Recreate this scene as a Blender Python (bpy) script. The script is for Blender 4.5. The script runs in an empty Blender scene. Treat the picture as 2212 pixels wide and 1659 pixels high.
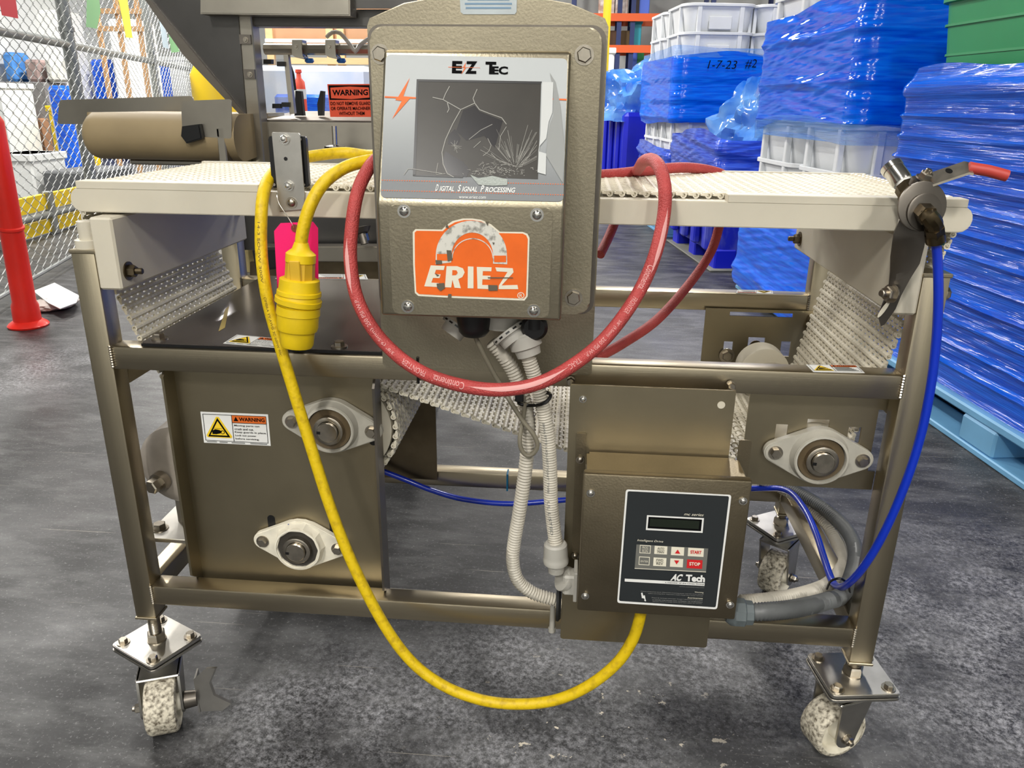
import bpy, bmesh, math, random
from mathutils import Vector, Matrix, noise
random.seed(7)
SC = bpy.context.scene
COL = SC.collection
# ------------------------------------------------------------------ camera
CAMPOS = Vector((0.1184, -1.1095, 1.0689)); YAW, PITCH, ROLL, FPX = 0.0791, -0.3458, 0.0124, 1692.66
_f = Vector((-math.sin(YAW)*math.cos(PITCH), math.cos(YAW)*math.cos(PITCH), math.sin(PITCH)))
_r0 = Vector((math.cos(YAW), math.sin(YAW), 0)); _u0 = _r0.cross(_f)
CR = _r0*math.cos(ROLL)+_u0*math.sin(ROLL); CU = -_r0*math.sin(ROLL)+_u0*math.cos(ROLL); CF = _f
cam = bpy.data.cameras.new('camera'); cam.sensor_width = 36; cam.lens = FPX*36/2212; cam.clip_start = .02; cam.clip_end = 100
camo = bpy.data.objects.new('camera', cam); COL.objects.link(camo)
camo.matrix_world = Matrix(((CR.x, CU.x, -CF.x, CAMPOS.x), (CR.y, CU.y, -CF.y, CAMPOS.y), (CR.z, CU.z, -CF.z, CAMPOS.z), (0, 0, 0, 1)))
SC.camera = camo
# ------------------------------------------------------------------ world, lights, exposure
wd = bpy.data.worlds.new('world'); SC.world = wd; wd.use_nodes = True
wd.node_tree.nodes['Background'].inputs[0].default_value = (.9, .95, 1, 1)
wd.node_tree.nodes['Background'].inputs[1].default_value = .3
SC.view_settings.view_transform = 'Standard'; SC.view_settings.look = 'None'; SC.view_settings.gamma = 1
SC.view_settings.use_curve_mapping = False; SC.view_settings.exposure = -0.3
LAMPS = [(-1.3, -1.9, 105), (2.3, -2.6, 60), (-1.6, -5.2, 330), (1.8, -5.4, 260), (-2.6, 2.6, 100), (1.2, 3.4, 130), (-3.2, 7.2, 330), (1.5, 8.6, 330), (-5.5, 10.5, 520), (-1.2, 12.5, 330), (-5.6, 5.2, 380), (4.0, 12.5, 260)]  # two strong lamps far behind the camera are added fill for the machine front
LAMP_H = 4.6
for (lx, ly, e) in LAMPS:
    la = bpy.data.lights.new('bay_and_fill_light', 'AREA'); la.shape = 'RECTANGLE'; la.size = .34; la.size_y = 1.2; la.energy = e; la.color = (1, .97, .92)
    lo = bpy.data.objects.new('bay_and_fill_light', la); COL.objects.link(lo); lo.location = (lx, ly, LAMP_H-.012)
# ------------------------------------------------------------------ projection of measured points to real planes
def ray(u, v): return CF + CR*((u-1106)/FPX) - CU*((v-829.5)/FPX)
def P(u, v, y): d = ray(u, v); return CAMPOS + d*((y-CAMPOS.y)/d.y)
def PZ(u, v, z): d = ray(u, v); return CAMPOS + d*((z-CAMPOS.z)/d.z)
def PXX(u, v, x): d = ray(u, v); return CAMPOS + d*((x-CAMPOS.x)/d.x)
def PN(u, v, p0, n): d = ray(u, v); return CAMPOS + d*((p0-CAMPOS).dot(n)/d.dot(n))
def V(*a): return Vector(a)
# ------------------------------------------------------------------ materials
def lin(c): return tuple(((x/255)/12.92 if x <= 10 else (((x/255)+.055)/1.055)**2.4) for x in c)+(1,)
MATS = {}
def mat(name, c, rough=.5, metal=0, var=.0, scale=8, bump=0, bscale=60, stretch=(1, 1, 1), spec=.5, coat=0, trans=0, alpha=1, emit=0, c2=None, lo=.35, hi=.65, sss=0):
    if name in MATS: return MATS[name]
    m = bpy.data.materials.new(name); MATS[name] = m; m.use_nodes = True
    nt = m.node_tree; b = nt.nodes['Principled BSDF']; L = nt.links
    col = lin(c)
    b.inputs['Base Color'].default_value = col; b.inputs['Roughness'].default_value = rough; b.inputs['Metallic'].default_value = metal
    b.inputs['Specular IOR Level'].default_value = spec; b.inputs['Coat Weight'].default_value = coat; b.inputs['Coat Roughness'].default_value = .1
    b.inputs['Transmission Weight'].default_value = trans; b.inputs['Alpha'].default_value = alpha
    if emit: b.inputs['Emission Color'].default_value = col; b.inputs['Emission Strength'].default_value = emit
    if sss: b.inputs['Subsurface Weight'].default_value = sss; b.inputs['Subsurface Radius'].default_value = (.01, .008, .006)
    if var or bump or c2:
        tc = nt.nodes.new('ShaderNodeTexCoord'); mp = nt.nodes.new('ShaderNodeMapping'); mp.inputs['Scale'].default_value = stretch
        L.new(tc.outputs['Object'], mp.inputs[0])
    if var or c2:
        n = nt.nodes.new('ShaderNodeTexNoise'); n.inputs['Scale'].default_value = scale; n.inputs['Detail'].default_value = 6
        L.new(mp.outputs[0], n.inputs['Vector'])
        r = nt.nodes.new('ShaderNodeValToRGB'); r.color_ramp.elements[0].position = lo; r.color_ramp.elements[1].position = hi
        if c2: r.color_ramp.elements[0].color = lin(c2); r.color_ramp.elements[1].color = col
        else:
            r.color_ramp.elements[0].color = tuple(x*(1-var) for x in col[:3])+(1,); r.color_ramp.elements[1].color = tuple(min(1, x*(1+var)) for x in col[:3])+(1,)
        L.new(n.outputs[0], r.inputs[0]); L.new(r.outputs[0], b.inputs['Base Color'])
    if bump:
        n2 = nt.nodes.new('ShaderNodeTexNoise'); n2.inputs['Scale'].default_value = bscale; n2.inputs['Detail'].default_value = 3
        L.new(mp.outputs[0], n2.inputs['Vector'])
        bp = nt.nodes.new('ShaderNodeBump'); bp.inputs['Strength'].default_value = bump; bp.inputs['Distance'].default_value = .01
        L.new(n2.outputs[0], bp.inputs['Height']); L.new(bp.outputs[0], b.inputs['Normal'])
    return m
M = dict(
 steel=mat('brushed_stainless', (180, 169, 146), .34, 1, var=.12, scale=5, bump=.03, bscale=90, stretch=(.15, 1, 6)),
 steelv=mat('brushed_stainless_upright', (182, 171, 147), .34, 1, var=.1, scale=5, bump=.03, bscale=90, stretch=(6, 6, .12)),
 sheet=mat('matte_stainless_sheet', (154, 144, 121), .42, 1, var=.13, scale=4, bump=.02, bscale=70),
 enclo=mat('bead_blasted_stainless', (164, 155, 134), .36, 1, var=.1, scale=7, bump=.05, bscale=300),
 drive=mat('worn_stainless_cover', (140, 129, 107), .4, 1, var=.14, scale=9, bump=.06, bscale=300),
 zinc=mat('caster_steel', (190, 187, 180), .36, 1, var=.12, scale=20),
 chrome=mat('polished_steel', (215, 212, 205), .18, 1),
 bolt=mat('bolt_steel', (180, 172, 158), .28, 1, var=.15, scale=60),
 dark=mat('dark_steel', (120, 114, 106), .38, .9, var=.2, scale=8),
 brown=mat('oily_steel', (112, 100, 80), .4, 1, var=.2, scale=14),
 brass=mat('brass_fitting', (98, 86, 66), .36, 1, var=.25, scale=50),
 black=mat('black_plastic', (16, 16, 17), .35),
 blackm=mat('black_rubber', (22, 22, 22), .7),
 uhmw=mat('white_polyethylene', (206, 199, 181), .45, var=.06, scale=6, sss=.2),
 beltp=mat('white_acetal_link', (222, 215, 196), .42, var=.05, scale=40),
 nylon=mat('scuffed_white_nylon', (220, 212, 192), .65, c2=(96, 86, 70), scale=150, lo=.32, hi=.6, stretch=(1, 1, 1), bump=.25, bscale=90),
 nyl2=mat('white_nylon_hub', (228, 222, 204), .5, var=.08, scale=20),
 housing=mat('grey_thermoplastic', (176, 172, 160), .5, var=.08, scale=30),
 housw=mat('white_thermoplastic', (226, 220, 202), .5, var=.08, scale=40),
 yellow=mat('yellow_cord_jacket', (226, 192, 6), .5, c2=(196, 162, 8), scale=90, lo=.3, hi=.5, bump=.1, bscale=200),
 yplug=mat('yellow_plug_rubber', (230, 196, 12), .5, var=.08, scale=30),
 yplug2=mat('amber_plug_body', (212, 170, 40), .5, var=.06, scale=30),
 hose=mat('red_rubber_hose', (184, 70, 68), .55, var=.1, scale=30, bump=.35, bscale=420),
 print_=mat('pale_print', (222, 160, 156), .6),
 bluet=mat('blue_air_tube', (8, 50, 190), .3, coat=.3),
 cond=mat('light_grey_conduit', (196, 190, 176), .5, var=.08, scale=40),
 condd=mat('dark_grey_conduit', (96, 98, 98), .4, var=.1, scale=30),
 gland=mat('grey_conduit_fitting', (178, 175, 166), .5),
 glandd=mat('dark_grey_fitting', (98, 106, 108), .4),
 wire=mat('grey_cable', (120, 114, 98), .5),
 pink=mat('pink_tag_card', (240, 18, 110), .75),
 eyelet=mat('brown_eyelet', (120, 60, 40), .7),
 white=mat('white_print', (232, 232, 228), .55),
 cream=mat('cream_print', (232, 226, 206), .55),
 blackp=mat('black_print', (8, 8, 9), .8, spec=.1),
 orange=mat('orange_print', (236, 104, 22), .55, var=.05, scale=40),
 orangew=mat('warning_orange', (222, 106, 32), .55),
 yel=mat('warning_yellow', (244, 206, 40), .55),
 redp=mat('red_print', (206, 30, 34), .55),
 greyp=mat('grey_print', (120, 122, 120), .55),
 screen=mat('dead_display', (58, 55, 50), .3, var=.1, scale=20, spec=.3),
 crack=mat('glass_crack', (150, 148, 140), .4),
 panel=mat('charcoal_overlay', (38, 42, 44), .45),
 lcd=mat('dark_lcd', (26, 34, 24), .2),
 gsheet=mat('smoky_guard_sheet', (84, 78, 74), .22, .35, var=.25, scale=7),
 motor=mat('grey_motor_paint', (150, 142, 132), .45, var=.12, scale=20),
 tape=mat('black_tape', (40, 42, 46), .45),
 chip=mat('bare_metal_chip', (96, 90, 76), .5),
)
# ------------------------------------------------------------------ mesh helpers
def newbm(): return bmesh.new()
def box(bm, lo, hi, bev=0, mtx=None, seg=1):
    lo = Vector(lo); hi = Vector(hi)
    c = (lo+hi)/2; s = hi-lo
    r = bmesh.ops.create_cube(bm, size=1)
    vs = r['verts']
    for v in vs: v.co = Vector((v.co.x*s.x, v.co.y*s.y, v.co.z*s.z))+c
    if bev:
        es = list({e for v in vs for e in v.link_edges})
        rb = bmesh.ops.bevel(bm, geom=es, offset=min(bev, min(abs(s.x), abs(s.y), abs(s.z))*.45), segments=seg, affect='EDGES', profile=.5)
        vs = list({v for f in rb['faces'] for v in f.verts} | {v for v in vs if v.is_valid})
    if mtx:
        for v in vs: v.co = mtx @ v.co
    return vs
def basis(ax):
    ax = Vector(ax).normalized()
    t = Vector((0, 0, 1)) if abs(ax.z) < .9 else Vector((1, 0, 0))
    a = t.cross(ax).normalized(); return a, ax.cross(a), ax
def lathe(bm, p0, axis, prof, n=24, cap=True):
    a, b, c = basis(axis); p0 = Vector(p0); rings = []
    for d, r in prof:
        rings.append([bm.verts.new(p0+c*d+(a*math.cos(2*math.pi*i/n)+b*math.sin(2*math.pi*i/n))*max(r, 1e-5)) for i in range(n)])
    for k in range(len(rings)-1):
        for i in range(n):
            bm.faces.new((rings[k][i], rings[k][(i+1) % n], rings[k+1][(i+1) % n], rings[k+1][i]))
    if cap:
        bm.faces.new(rings[0][::-1]); bm.faces.new(rings[-1])
def cyl(bm, p0, p1, r0, r1=None, n=20):
    p0 = Vector(p0); p1 = Vector(p1)
    lathe(bm, p0, p1-p0, [(0, r0), ((p1-p0).length, r0 if r1 is None else r1)], n)
def spline(pts, step=.008):
    pts = [Vector(p) for p in pts]; q = [pts[0]*2-pts[1]]+pts+[pts[-1]*2-pts[-2]]; out = []
    for i in range(1, len(q)-2):
        p0, p1, p2, p3 = q[i-1:i+3]; n = max(2, int((p2-p1).length/step))
        for k in range(n):
            t = k/n
            out.append(.5*((2*p1)+(p2-p0)*t+(2*p0-5*p1+4*p2-p3)*t*t+(3*p1-p0-3*p2+p3)*t**3))
    out.append(pts[-1]); return out
def resample(pts, step):
    out = [pts[0]]; acc = 0
    for a, b in zip(pts, pts[1:]):
        l = (b-a).length; d = step-acc
        while d <= l: out.append(a+(b-a)*(d/l)); d += step
        acc = (acc+l) % step
    return out
def tube(bm, pts, r, n=10):
    rings = []; t0 = (pts[1]-pts[0]).normalized(); a, b, _ = basis(t0); N = len(pts)
    for i, p in enumerate(pts):
        t = (pts[min(i+1, N-1)]-pts[max(i-1, 0)]).normalized()
        a = (a-t*a.dot(t)).normalized(); b = t.cross(a)
        rr = r(i) if callable(r) else r
        rings.append([bm.verts.new(p+(a*math.cos(2*math.pi*k/n)+b*math.sin(2*math.pi*k/n))*rr) for k in range(n)])
    for k in range(N-1):
        for i in range(n): bm.faces.new((rings[k][i], rings[k][(i+1) % n], rings[k+1][(i+1) % n], rings[k+1][i]))
    bm.faces.new(rings[0][::-1]); bm.faces.new(rings[-1])
def prism(bm, poly, ext, bev=0):
    ext = Vector(ext); A = [bm.verts.new(Vector(p)) for p in poly]; B = [bm.verts.new(Vector(p)+ext) for p in poly]; n = len(poly)
    fs = [bm.faces.new(A[::-1]), bm.faces.new(B)]
    for i in range(n): fs.append(bm.faces.new((A[i], A[(i+1) % n], B[(i+1) % n], B[i])))
    if bev:
        es = list({e for f in fs[:2] for e in f.edges})
        bmesh.ops.bevel(bm, geom=es, offset=bev, segments=2, affect='EDGES')
def poly(bm, pts): return bm.faces.new([bm.verts.new(Vector(p)) for p in pts])
def rrect(x0, z0, x1, z1, r, n=5):
    o = []
    for cx, cz, a0 in ((x1-r, z1-r, 0), (x0+r, z1-r, 90), (x0+r, z0+r, 180), (x1-r, z0+r, 270)):
        for k in range(n+1):
            a = math.radians(a0+90*k/n); o.append((cx+r*math.cos(a), cz+r*math.sin(a)))
    return o
def obj(name, bm, m, parent=None, label=None, cat=None, group=None, kind=None, smooth=35, loc=None):
    if isinstance(bm, bmesh.types.BMesh):
        bmesh.ops.recalc_face_normals(bm, faces=bm.faces)
        me = bpy.data.meshes.new(name); bm.to_mesh(me); bm.free()
        if smooth:
            me.polygons.foreach_set('use_smooth', [True]*len(me.polygons)); me.set_sharp_from_angle(angle=math.radians(smooth))
        me.materials.append(M[m] if isinstance(m, str) else m)
    else: me = bm
    o = bpy.data.objects.new(name, me); COL.objects.link(o)
    return tag(o, parent, label, cat, group, kind)
def tag(o, parent=None, label=None, cat=None, group=None, kind=None):
    if parent is not None: o.parent = parent; o.matrix_parent_inverse = WM[parent].inverted() if parent in WM else Matrix()
    if label: o['label'] = label
    if cat: o['category'] = cat
    if group: o['group'] = group
    if kind: o['kind'] = kind
    return o
WM = {}
def thing(name, label, cat, loc=(0, 0, 0), rz=0, group=None):
    o = bpy.data.objects.new(name, None); COL.objects.link(o); o.empty_display_size = .05
    o.location = loc; o.rotation_euler = (0, 0, rz); WM[o] = Matrix.Translation(Vector(loc)) @ Matrix.Rotation(rz, 4, 'Z')
    return tag(o, None, label, cat, group)
def dup(o, parent=None, **kw):
    c = o.copy(); COL.objects.link(c)
    if parent is not None: c.parent = parent
    for ch in list(o.children): dup(ch, c)
    for k, v in kw.items(): c[k] = v
    return c
_sh = {}
def shared(key, fn, m):
    if key not in _sh:
        bm = newbm(); fn(bm); bmesh.ops.recalc_face_normals(bm, faces=bm.faces); me = bpy.data.meshes.new(key); bm.to_mesh(me); bm.free()
        me.polygons.foreach_set('use_smooth', [True]*len(me.polygons)); me.set_sharp_from_angle(angle=math.radians(30)); me.materials.append(M[m]); _sh[key] = me
    return _sh[key]
def orient(o, pos, axis, spin=0):
    a, b, c = basis(axis); m = Matrix(((a.x, b.x, c.x, pos[0]), (a.y, b.y, c.y, pos[1]), (a.z, b.z, c.z, pos[2]), (0, 0, 0, 1))) @ Matrix.Rotation(spin, 4, 'Z')
    o.matrix_basis = m; return o
def hexb(bm, r=.008, h=.006, w=1.5, tip=0):
    lathe(bm, (0, 0, 0), (0, 0, 1), [(0, r*w), (.0018, r*w)], 20)
    lathe(bm, (0, 0, .0015), (0, 0, 1), [(0, r), (h*.8, r), (h, r*.86)], 6)
    if tip: lathe(bm, (0, 0, h), (0, 0, 1), [(0, r*.5), (tip*.9, r*.5), (tip, r*.4)], 14)
def bolt(parent, pos, axis, r=.008, h=.006, w=1.45, tip=0, m='bolt', spin=0, name='bolt'):
    me = shared('hex_%s_%g_%g_%g_%g' % (m, r, h, w, tip), lambda bm: hexb(bm, r, h, w, tip), m)
    o = obj(name, me, m, parent); return orient(o, Vector(pos), axis, spin)
def panb(bm, r, cross):
    lathe(bm, (0, 0, 0), (0, 0, 1), [(0, r*1.45), (.001, r*1.45)], 20)
    pr = [(0, r), (.001, r)]+[(.001+r*.5*math.sin(a*math.pi/10), r*math.cos(a*math.pi/10)*1.0) for a in range(1, 5)]+[(.001+r*.5, r*.12)]
    lathe(bm, (0, 0, .001), (0, 0, 1), pr, 20)
def panscrew(parent, pos, axis, r=.005, spin=0, m='chrome'):
    o = obj('screw', shared('pan_%s_%g' % (m, r), lambda bm: panb(bm, r, 0), m), m, parent); orient(o, Vector(pos), axis, spin)
    def slot(bm): box(bm, (-r*.8, -r*.13, r*.42), (r*.8, r*.13, r*.62+.0012))
    s = obj('slot', shared('slot_%g' % r, slot, 'dark'), 'dark', None); s.parent = o
    return o
# ------------------------------------------------------------------ text
_tc = {}
def textmesh(s, bold=0):
    k = (s, bold)
    if k not in _tc:
        cu = bpy.data.curves.new('t', 'FONT'); cu.body = s; cu.size = 1; cu.offset = bold; cu.resolution_u = 3; cu.space_line = .9
        o = bpy.data.objects.new('t', cu); COL.objects.link(o)
        dg = bpy.context.evaluated_depsgraph_get(); me = bpy.data.meshes.new_from_object(o.evaluated_get(dg))
        vs = [v.co.copy() for v in me.vertices]; fs = [tuple(p.vertices) for p in me.polygons]
        bpy.data.objects.remove(o); bpy.data.curves.remove(cu); bpy.data.meshes.remove(me)
        x0 = min(v.x for v in vs); x1 = max(v.x for v in vs); y0 = min(v.y for v in vs); y1 = max(v.y for v in vs)
        _tc[k] = ([((v.x-x0)/(x1-x0), (v.y-y0)/(y1-y0)) for v in vs], fs, (x1-x0)/(y1-y0))
    return _tc[k]
def mapmesh(bm, vs, fs, fn):
    q = [bm.verts.new(fn(x, y)) for x, y in vs]
    for f in fs:
        try: bm.faces.new([q[i] for i in f])
        except ValueError: pass
def text(parent, s, bl, br, tl, m, bold=0, shear=0, off=(0, -.0006, 0), name='lettering'):
    bl, br, tl, off = Vector(bl), Vector(br), Vector(tl), Vector(off)
    vs, fs, asp = textmesh(s, bold); bm = newbm(); h = (tl-bl).length; ex = (br-bl); sh = shear*h/ex.length
    mapmesh(bm, vs, fs, lambda x, y: bl+ex*(x*(1-sh)+y*sh)+(tl-bl)*y+off)
    return obj(name, bm, m, parent, smooth=0)
def quadmap(tl, tr, br, bl):
    """bilinear map of a measured quad (0..1 across, 0..1 down) onto real 3-D corners"""
    def q(a, b): return (tl*(1-a)+tr*a)*(1-b)+(bl*(1-a)+br*a)*b
    return q
# ================================================================== the hall
def floor_material():
    m = bpy.data.materials.new('worn_dark_concrete'); m.use_nodes = True; nt = m.node_tree; b = nt.nodes['Principled BSDF']; L = nt.links
    N = nt.nodes.new
    tc = N('ShaderNodeTexCoord')
    def nz(scale, detail=6, stretch=(1, 1, 1), rot=0, rough=.6):
        mp = N('ShaderNodeMapping'); mp.inputs['Scale'].default_value = stretch; mp.inputs['Rotation'].default_value = (0, 0, rot); L.new(tc.outputs['Object'], mp.inputs[0])
        n = N('ShaderNodeTexNoise'); n.inputs['Scale'].default_value = scale; n.inputs['Detail'].default_value = detail; n.inputs['Roughness'].default_value = rough; L.new(mp.outputs[0], n.inputs['Vector']); return n.outputs[0]
    def ramp(i, a, c0, bb, c1):
        r = N('ShaderNodeValToRGB'); e = r.color_ramp.elements; e[0].position = a; e[0].color = c0; e[1].position = bb; e[1].color = c1; L.new(i, r.inputs[0]); return r.outputs[0]
    def mix(f, a, bb):
        x = N('ShaderNodeMix'); x.data_type = 'RGBA'; L.new(f, x.inputs[0])
        for s, v in ((x.inputs[6], a), (x.inputs[7], bb)):
            if isinstance(v, tuple): s.default_value = v
            else: L.new(v, s)
        return x.outputs[2]
    def mul(a, bb, op='MULTIPLY'):
        x = N('ShaderNodeMath'); x.operation = op; x.use_clamp = True
        for s, v in ((x.inputs[0], a), (x.inputs[1], bb)):
            if isinstance(v, (int, float)): s.default_value = v
            else: L.new(v, s)
        return x.outputs[0]
    W0 = (0, 0, 0, 1); W1 = (1, 1, 1, 1)
    base = ramp(nz(2.2, 9), .38, lin((36, 36, 37)), .66, lin((70, 70, 71)))
    base = mix(ramp(nz(7, 8, (.6, 1.8, 1), .6, .7), .46, W0, .74, (.8,)*3+(1,)), base, lin((112, 112, 112)))
    # dusty worn zones where the coating has rubbed off
    def spot(x, y, r, s=.35):
        mp = N('ShaderNodeVectorMath'); mp.operation = 'DISTANCE'; L.new(tc.outputs['Object'], mp.inputs[0]); mp.inputs[1].default_value = (x, y, 0)
        q = N('ShaderNodeMapRange'); q.inputs['From Min'].default_value = r; q.inputs['From Max'].default_value = r*s; L.new(mp.outputs['Value'], q.inputs[0]); return q.outputs[0]
    zone = None
    for x, y, r in SPOTS:
        s = spot(x, y, r); zone = s if zone is None else mul(zone, s, 'MAXIMUM')
    zone = mul(mul(zone, ramp(nz(5.5, 6), .32, W0, .62, W1)), 1)
    fine = ramp(nz(75, 9, (1, 1, 1), .4, .85), .44, W0, .68, W1)
    dust = mul(mul(zone, fine), .9)
    base = mix(dust, base, lin((200, 200, 204)))
    faint = mul(ramp(nz(130, 5, (1, 1, 1), 0, .8), .57, W0, .70, W1), .5)
    base = mix(faint, base, lin((190, 190, 190)))
    # cream flakes left from an old paint
    chips = mul(ramp(nz(22, 4, (1, 1.4, 1), .3, .7), .64, W0, .655, W1), mul(spot(.06, -.1, .22), spot(.2, .0, .3), 'MAXIMUM'))
    base = mix(mul(chips, .9), base, lin((226, 216, 196)))
    # long scratches
    for rot, sc in ((.75, 5), (-.5, 4), (.35, 6)):
        sx = ramp(nz(sc, 2, (.35, 26, 1), rot), .735, W0, .745, W1); base = mix(mul(sx, .45), base, lin((190, 182, 168)))
    L.new(base, b.inputs['Base Color']); b.inputs['Specular IOR Level'].default_value = .28
    ro = ramp(nz(3, 5), .3, (.34,)*3+(1,), .7, (.55,)*3+(1,)); L.new(ro, b.inputs['Roughness'])
    bp = N('ShaderNodeBump'); bp.inputs['Strength'].default_value = .12; bp.inputs['Distance'].default_value = .004; L.new(nz(45, 6), bp.inputs['Height']); L.new(bp.outputs[0], b.inputs['Normal'])
    return m
SPOTS = [(PZ(u, v, 0).x, PZ(u, v, 0).y, r) for u, v, r in ((700, 1560, .3), (1130, 1500, .4), (1450, 1420, .28), (1640, 1440, .25), (1990, 1420, .35), (2150, 1300, .45), (2100, 1560, .22), (60, 800, .5))]
bm = newbm(); poly(bm, [(-9, -7, 0), (7, -7, 0), (7, 18, 0), (-9, 18, 0)]); obj('floor', bm, floor_material(), kind='structure', smooth=0)
MW = mat('painted_block_wall', (206, 208, 206), .8, var=.04, scale=2); MC = mat('galvanised_roof_deck', (150, 150, 148), .7, var=.1, scale=1)
for nm, lo, hi, mm in (('wall_back', (-9, 18, 0), (7, 18.2, 5.6), MW), ('wall_left', (-9.2, -7, 0), (-9, 18.2, 5.6), MW), ('wall_right', (7, -7, 0), (7.2, 18.2, 5.6), MW), ('wall_front', (-9.2, -7.2, 0), (7.2, -7, 5.6), MW), ('ceiling', (-9.2, -7.2, 5.6), (7.2, 18.2, 5.8), MC)):
    bm = newbm(); box(bm, lo, hi); obj(nm, bm, mm, kind='structure', smooth=0)
# ================================================================== conveyor frame
W = 1.27; T = .0381; XL, XR = -W/2, W/2; ZM, ZB, ZPB, ZPT, YB = .704, .267, .1995, .8516, .50; YE = YB+T
FR = thing('wheeled_conveyor_stand', 'stainless steel tube stand of the inspection conveyor on four casters', 'stand', (0, .27, 0))
for x in (XL, XR-T):
    for y in (0, YB):
        bm = newbm(); box(bm, (x, y, ZPB), (x+T, y+T, ZPT), .004, seg=2); pst = obj('post', bm, 'steelv', FR)
        bm = newbm(); box(bm, (x-.0015, y-.0015, ZPT-.004), (x+T+.0015, y+T+.0015, ZPT+.002), .0015); obj('end_cap', bm, 'steelv', pst)
        bm = newbm(); box(bm, (x-.001, y-.001, ZPB-.004), (x+T+.001, y+T+.001, ZPB+.001), .001); obj('end_cap', bm, 'steelv', pst)
for y in (0, YB):
    for z in (ZM, ZB):
        bm = newbm(); box(bm, (XL+T-.002, y, z-T), (XR-T+.002, y+T, z), .004, seg=2); rl = obj('rail', bm, 'steel', FR)
        for x in (XL+T, XR-T):
            bm = newbm()
            for k in range(9): lathe(bm, (x, y-.0005, z-T+.003+k*.0041), (0, 0, 1), [(0, .0022), (.002, .0032), (.004, .0022)], 8)
            obj('weld_bead', bm, 'bolt', rl)
for x in (XL, XR-T):
    for z in (.667, ZB):
        bm = newbm(); box(bm, (x, T-.002, z-T), (x+T, YB+.002, z), .004, seg=2); obj('rail', bm, 'steel', FR)
# flanged side sheet that carries the two bearings on the left
XA, XB_, YP = -.531, -.186, .05
bm = newbm(); box(bm, (XA, YP, .254), (XB_, YP+.004, .668), .001); gp = obj('bearing_sheet', bm, 'sheet', FR)
bm = newbm(); prism(bm, [(XA, .016, .283), (XA, .053, .252), (XA, .053, .664), (XA, .03, .664), (XA, .016, .65)], (.004, 0, 0)); obj('flange', bm, 'sheet', gp)
bm = newbm(); prism(bm, [(XB_-.004, .016, .275), (XB_-.004, .053, .25), (XB_-.004, .053, .664), (XB_-.004, .03, .664), (XB_-.004, .016, .645)], (.004, 0, 0)); obj('flange', bm, 'dark', gp)
for (u, v, ln) in ((667, 905, .04), (805, 935, .045), (587, 1135, .04), (720, 1138, .035)):
    p = P(u, v, YP-.0008); bm = newbm(); prism(bm, [(p.x+a, p.y, p.z+c) for a, c in rrect(-.0065, -ln/2, .0065, ln/2, .0064)], (0, .0006, 0)); obj('slot', bm, 'black', gp)
# right front sheet with slots around a bearing : real cut-outs
def slotted(name, x0, x1, z0, z1, y, holes, th=.004, m='sheet', parent=FR):
    """sheet with real slots: a grid of strips leaves each slot open"""
    bm = newbm()
    xs = sorted({x0, x1} | {h[0] for h in holes} | {h[1] for h in holes}); zs = sorted({z0, z1} | {h[2] for h in holes} | {h[3] for h in holes})
    g = {}
    def vt(i, k):
        if (i, k) not in g: g[(i, k)] = bm.verts.new((xs[i], y, zs[k]))
        return g[(i, k)]
    for i in range(len(xs)-1):
        for k in range(len(zs)-1):
            cx = (xs[i]+xs[i+1])/2; cz = (zs[k]+zs[k+1])/2
            if any(h[0] < cx < h[1] and h[2] < cz < h[3] for h in holes): continue
            bm.faces.new((vt(i, k), vt(i+1, k), vt(i+1, k+1), vt(i, k+1)))
    r = bmesh.ops.extrude_face_region(bm, geom=list(bm.faces))
    for e in r['geom']:
        if isinstance(e, bmesh.types.BMVert): e.co.y += th
    return obj(name, bm, m, parent)
RB = P(1775, 985, .04)
h = []
for u0, v0, u1, v1 in ((1677, 916, 1699, 950), (1834, 922, 1856, 958), (1745, 905, 1790, 930)):
    a = P(u0, v0, .04); c = P(u1, v1, .04); h.append((a.x, c.x, c.z, a.z))
rp = slotted('bearing_sheet', .393, XR-T-.010, .50, .667, .04, h)
for za, zb_ in ((.50, .532), (.635, .667)): bm = newbm(); box(bm, (XR-T-.010, .04, za), (XR-T+.001, .044, zb_)); obj('tab', bm, 'sheet', rp)
# rear sheet on the right with the open notch at the rail
a0 = P(1525, 665, .495); a1 = P(1765, 775, .495)
hb = []
for u0, v0, u1, v1 in ((1577, 673, 1712, 686), (1564, 737, 1580, 770), (1617, 728, 1650, 752), (1688, 737, 1704, 770)):
    a = P(u0, v0, .495); c = P(u1, v1, .495); hb.append((a.x, c.x, c.z, a.z))
bsh = slotted('bearing_sheet', a0.x, a1.x, .46, a0.z, .494, hb)
bolt(bsh, P(1570, 768, .49), (0, -1, 0), .011, .008); bolt(bsh, P(1632, 748, .49), (0, -1, 0), .009, .006, m='brown')
# rear sheet on the left, seen through the belt gap
a0 = P(880, 870, .494); a1 = P(945, 1035, .494)
bm = newbm(); box(bm, (-.50, .490, a1.z), (a1.x, .494, .667)); bs2 = obj('bearing_sheet', bm, 'brown', FR)
bolt(bs2, P(858, 875, .488), (0, -1, 0), .011, .008, m='brown')
# lower cross bracket at the back between bed and rail
for u in ((1310, 1330), ):
    pass
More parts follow.
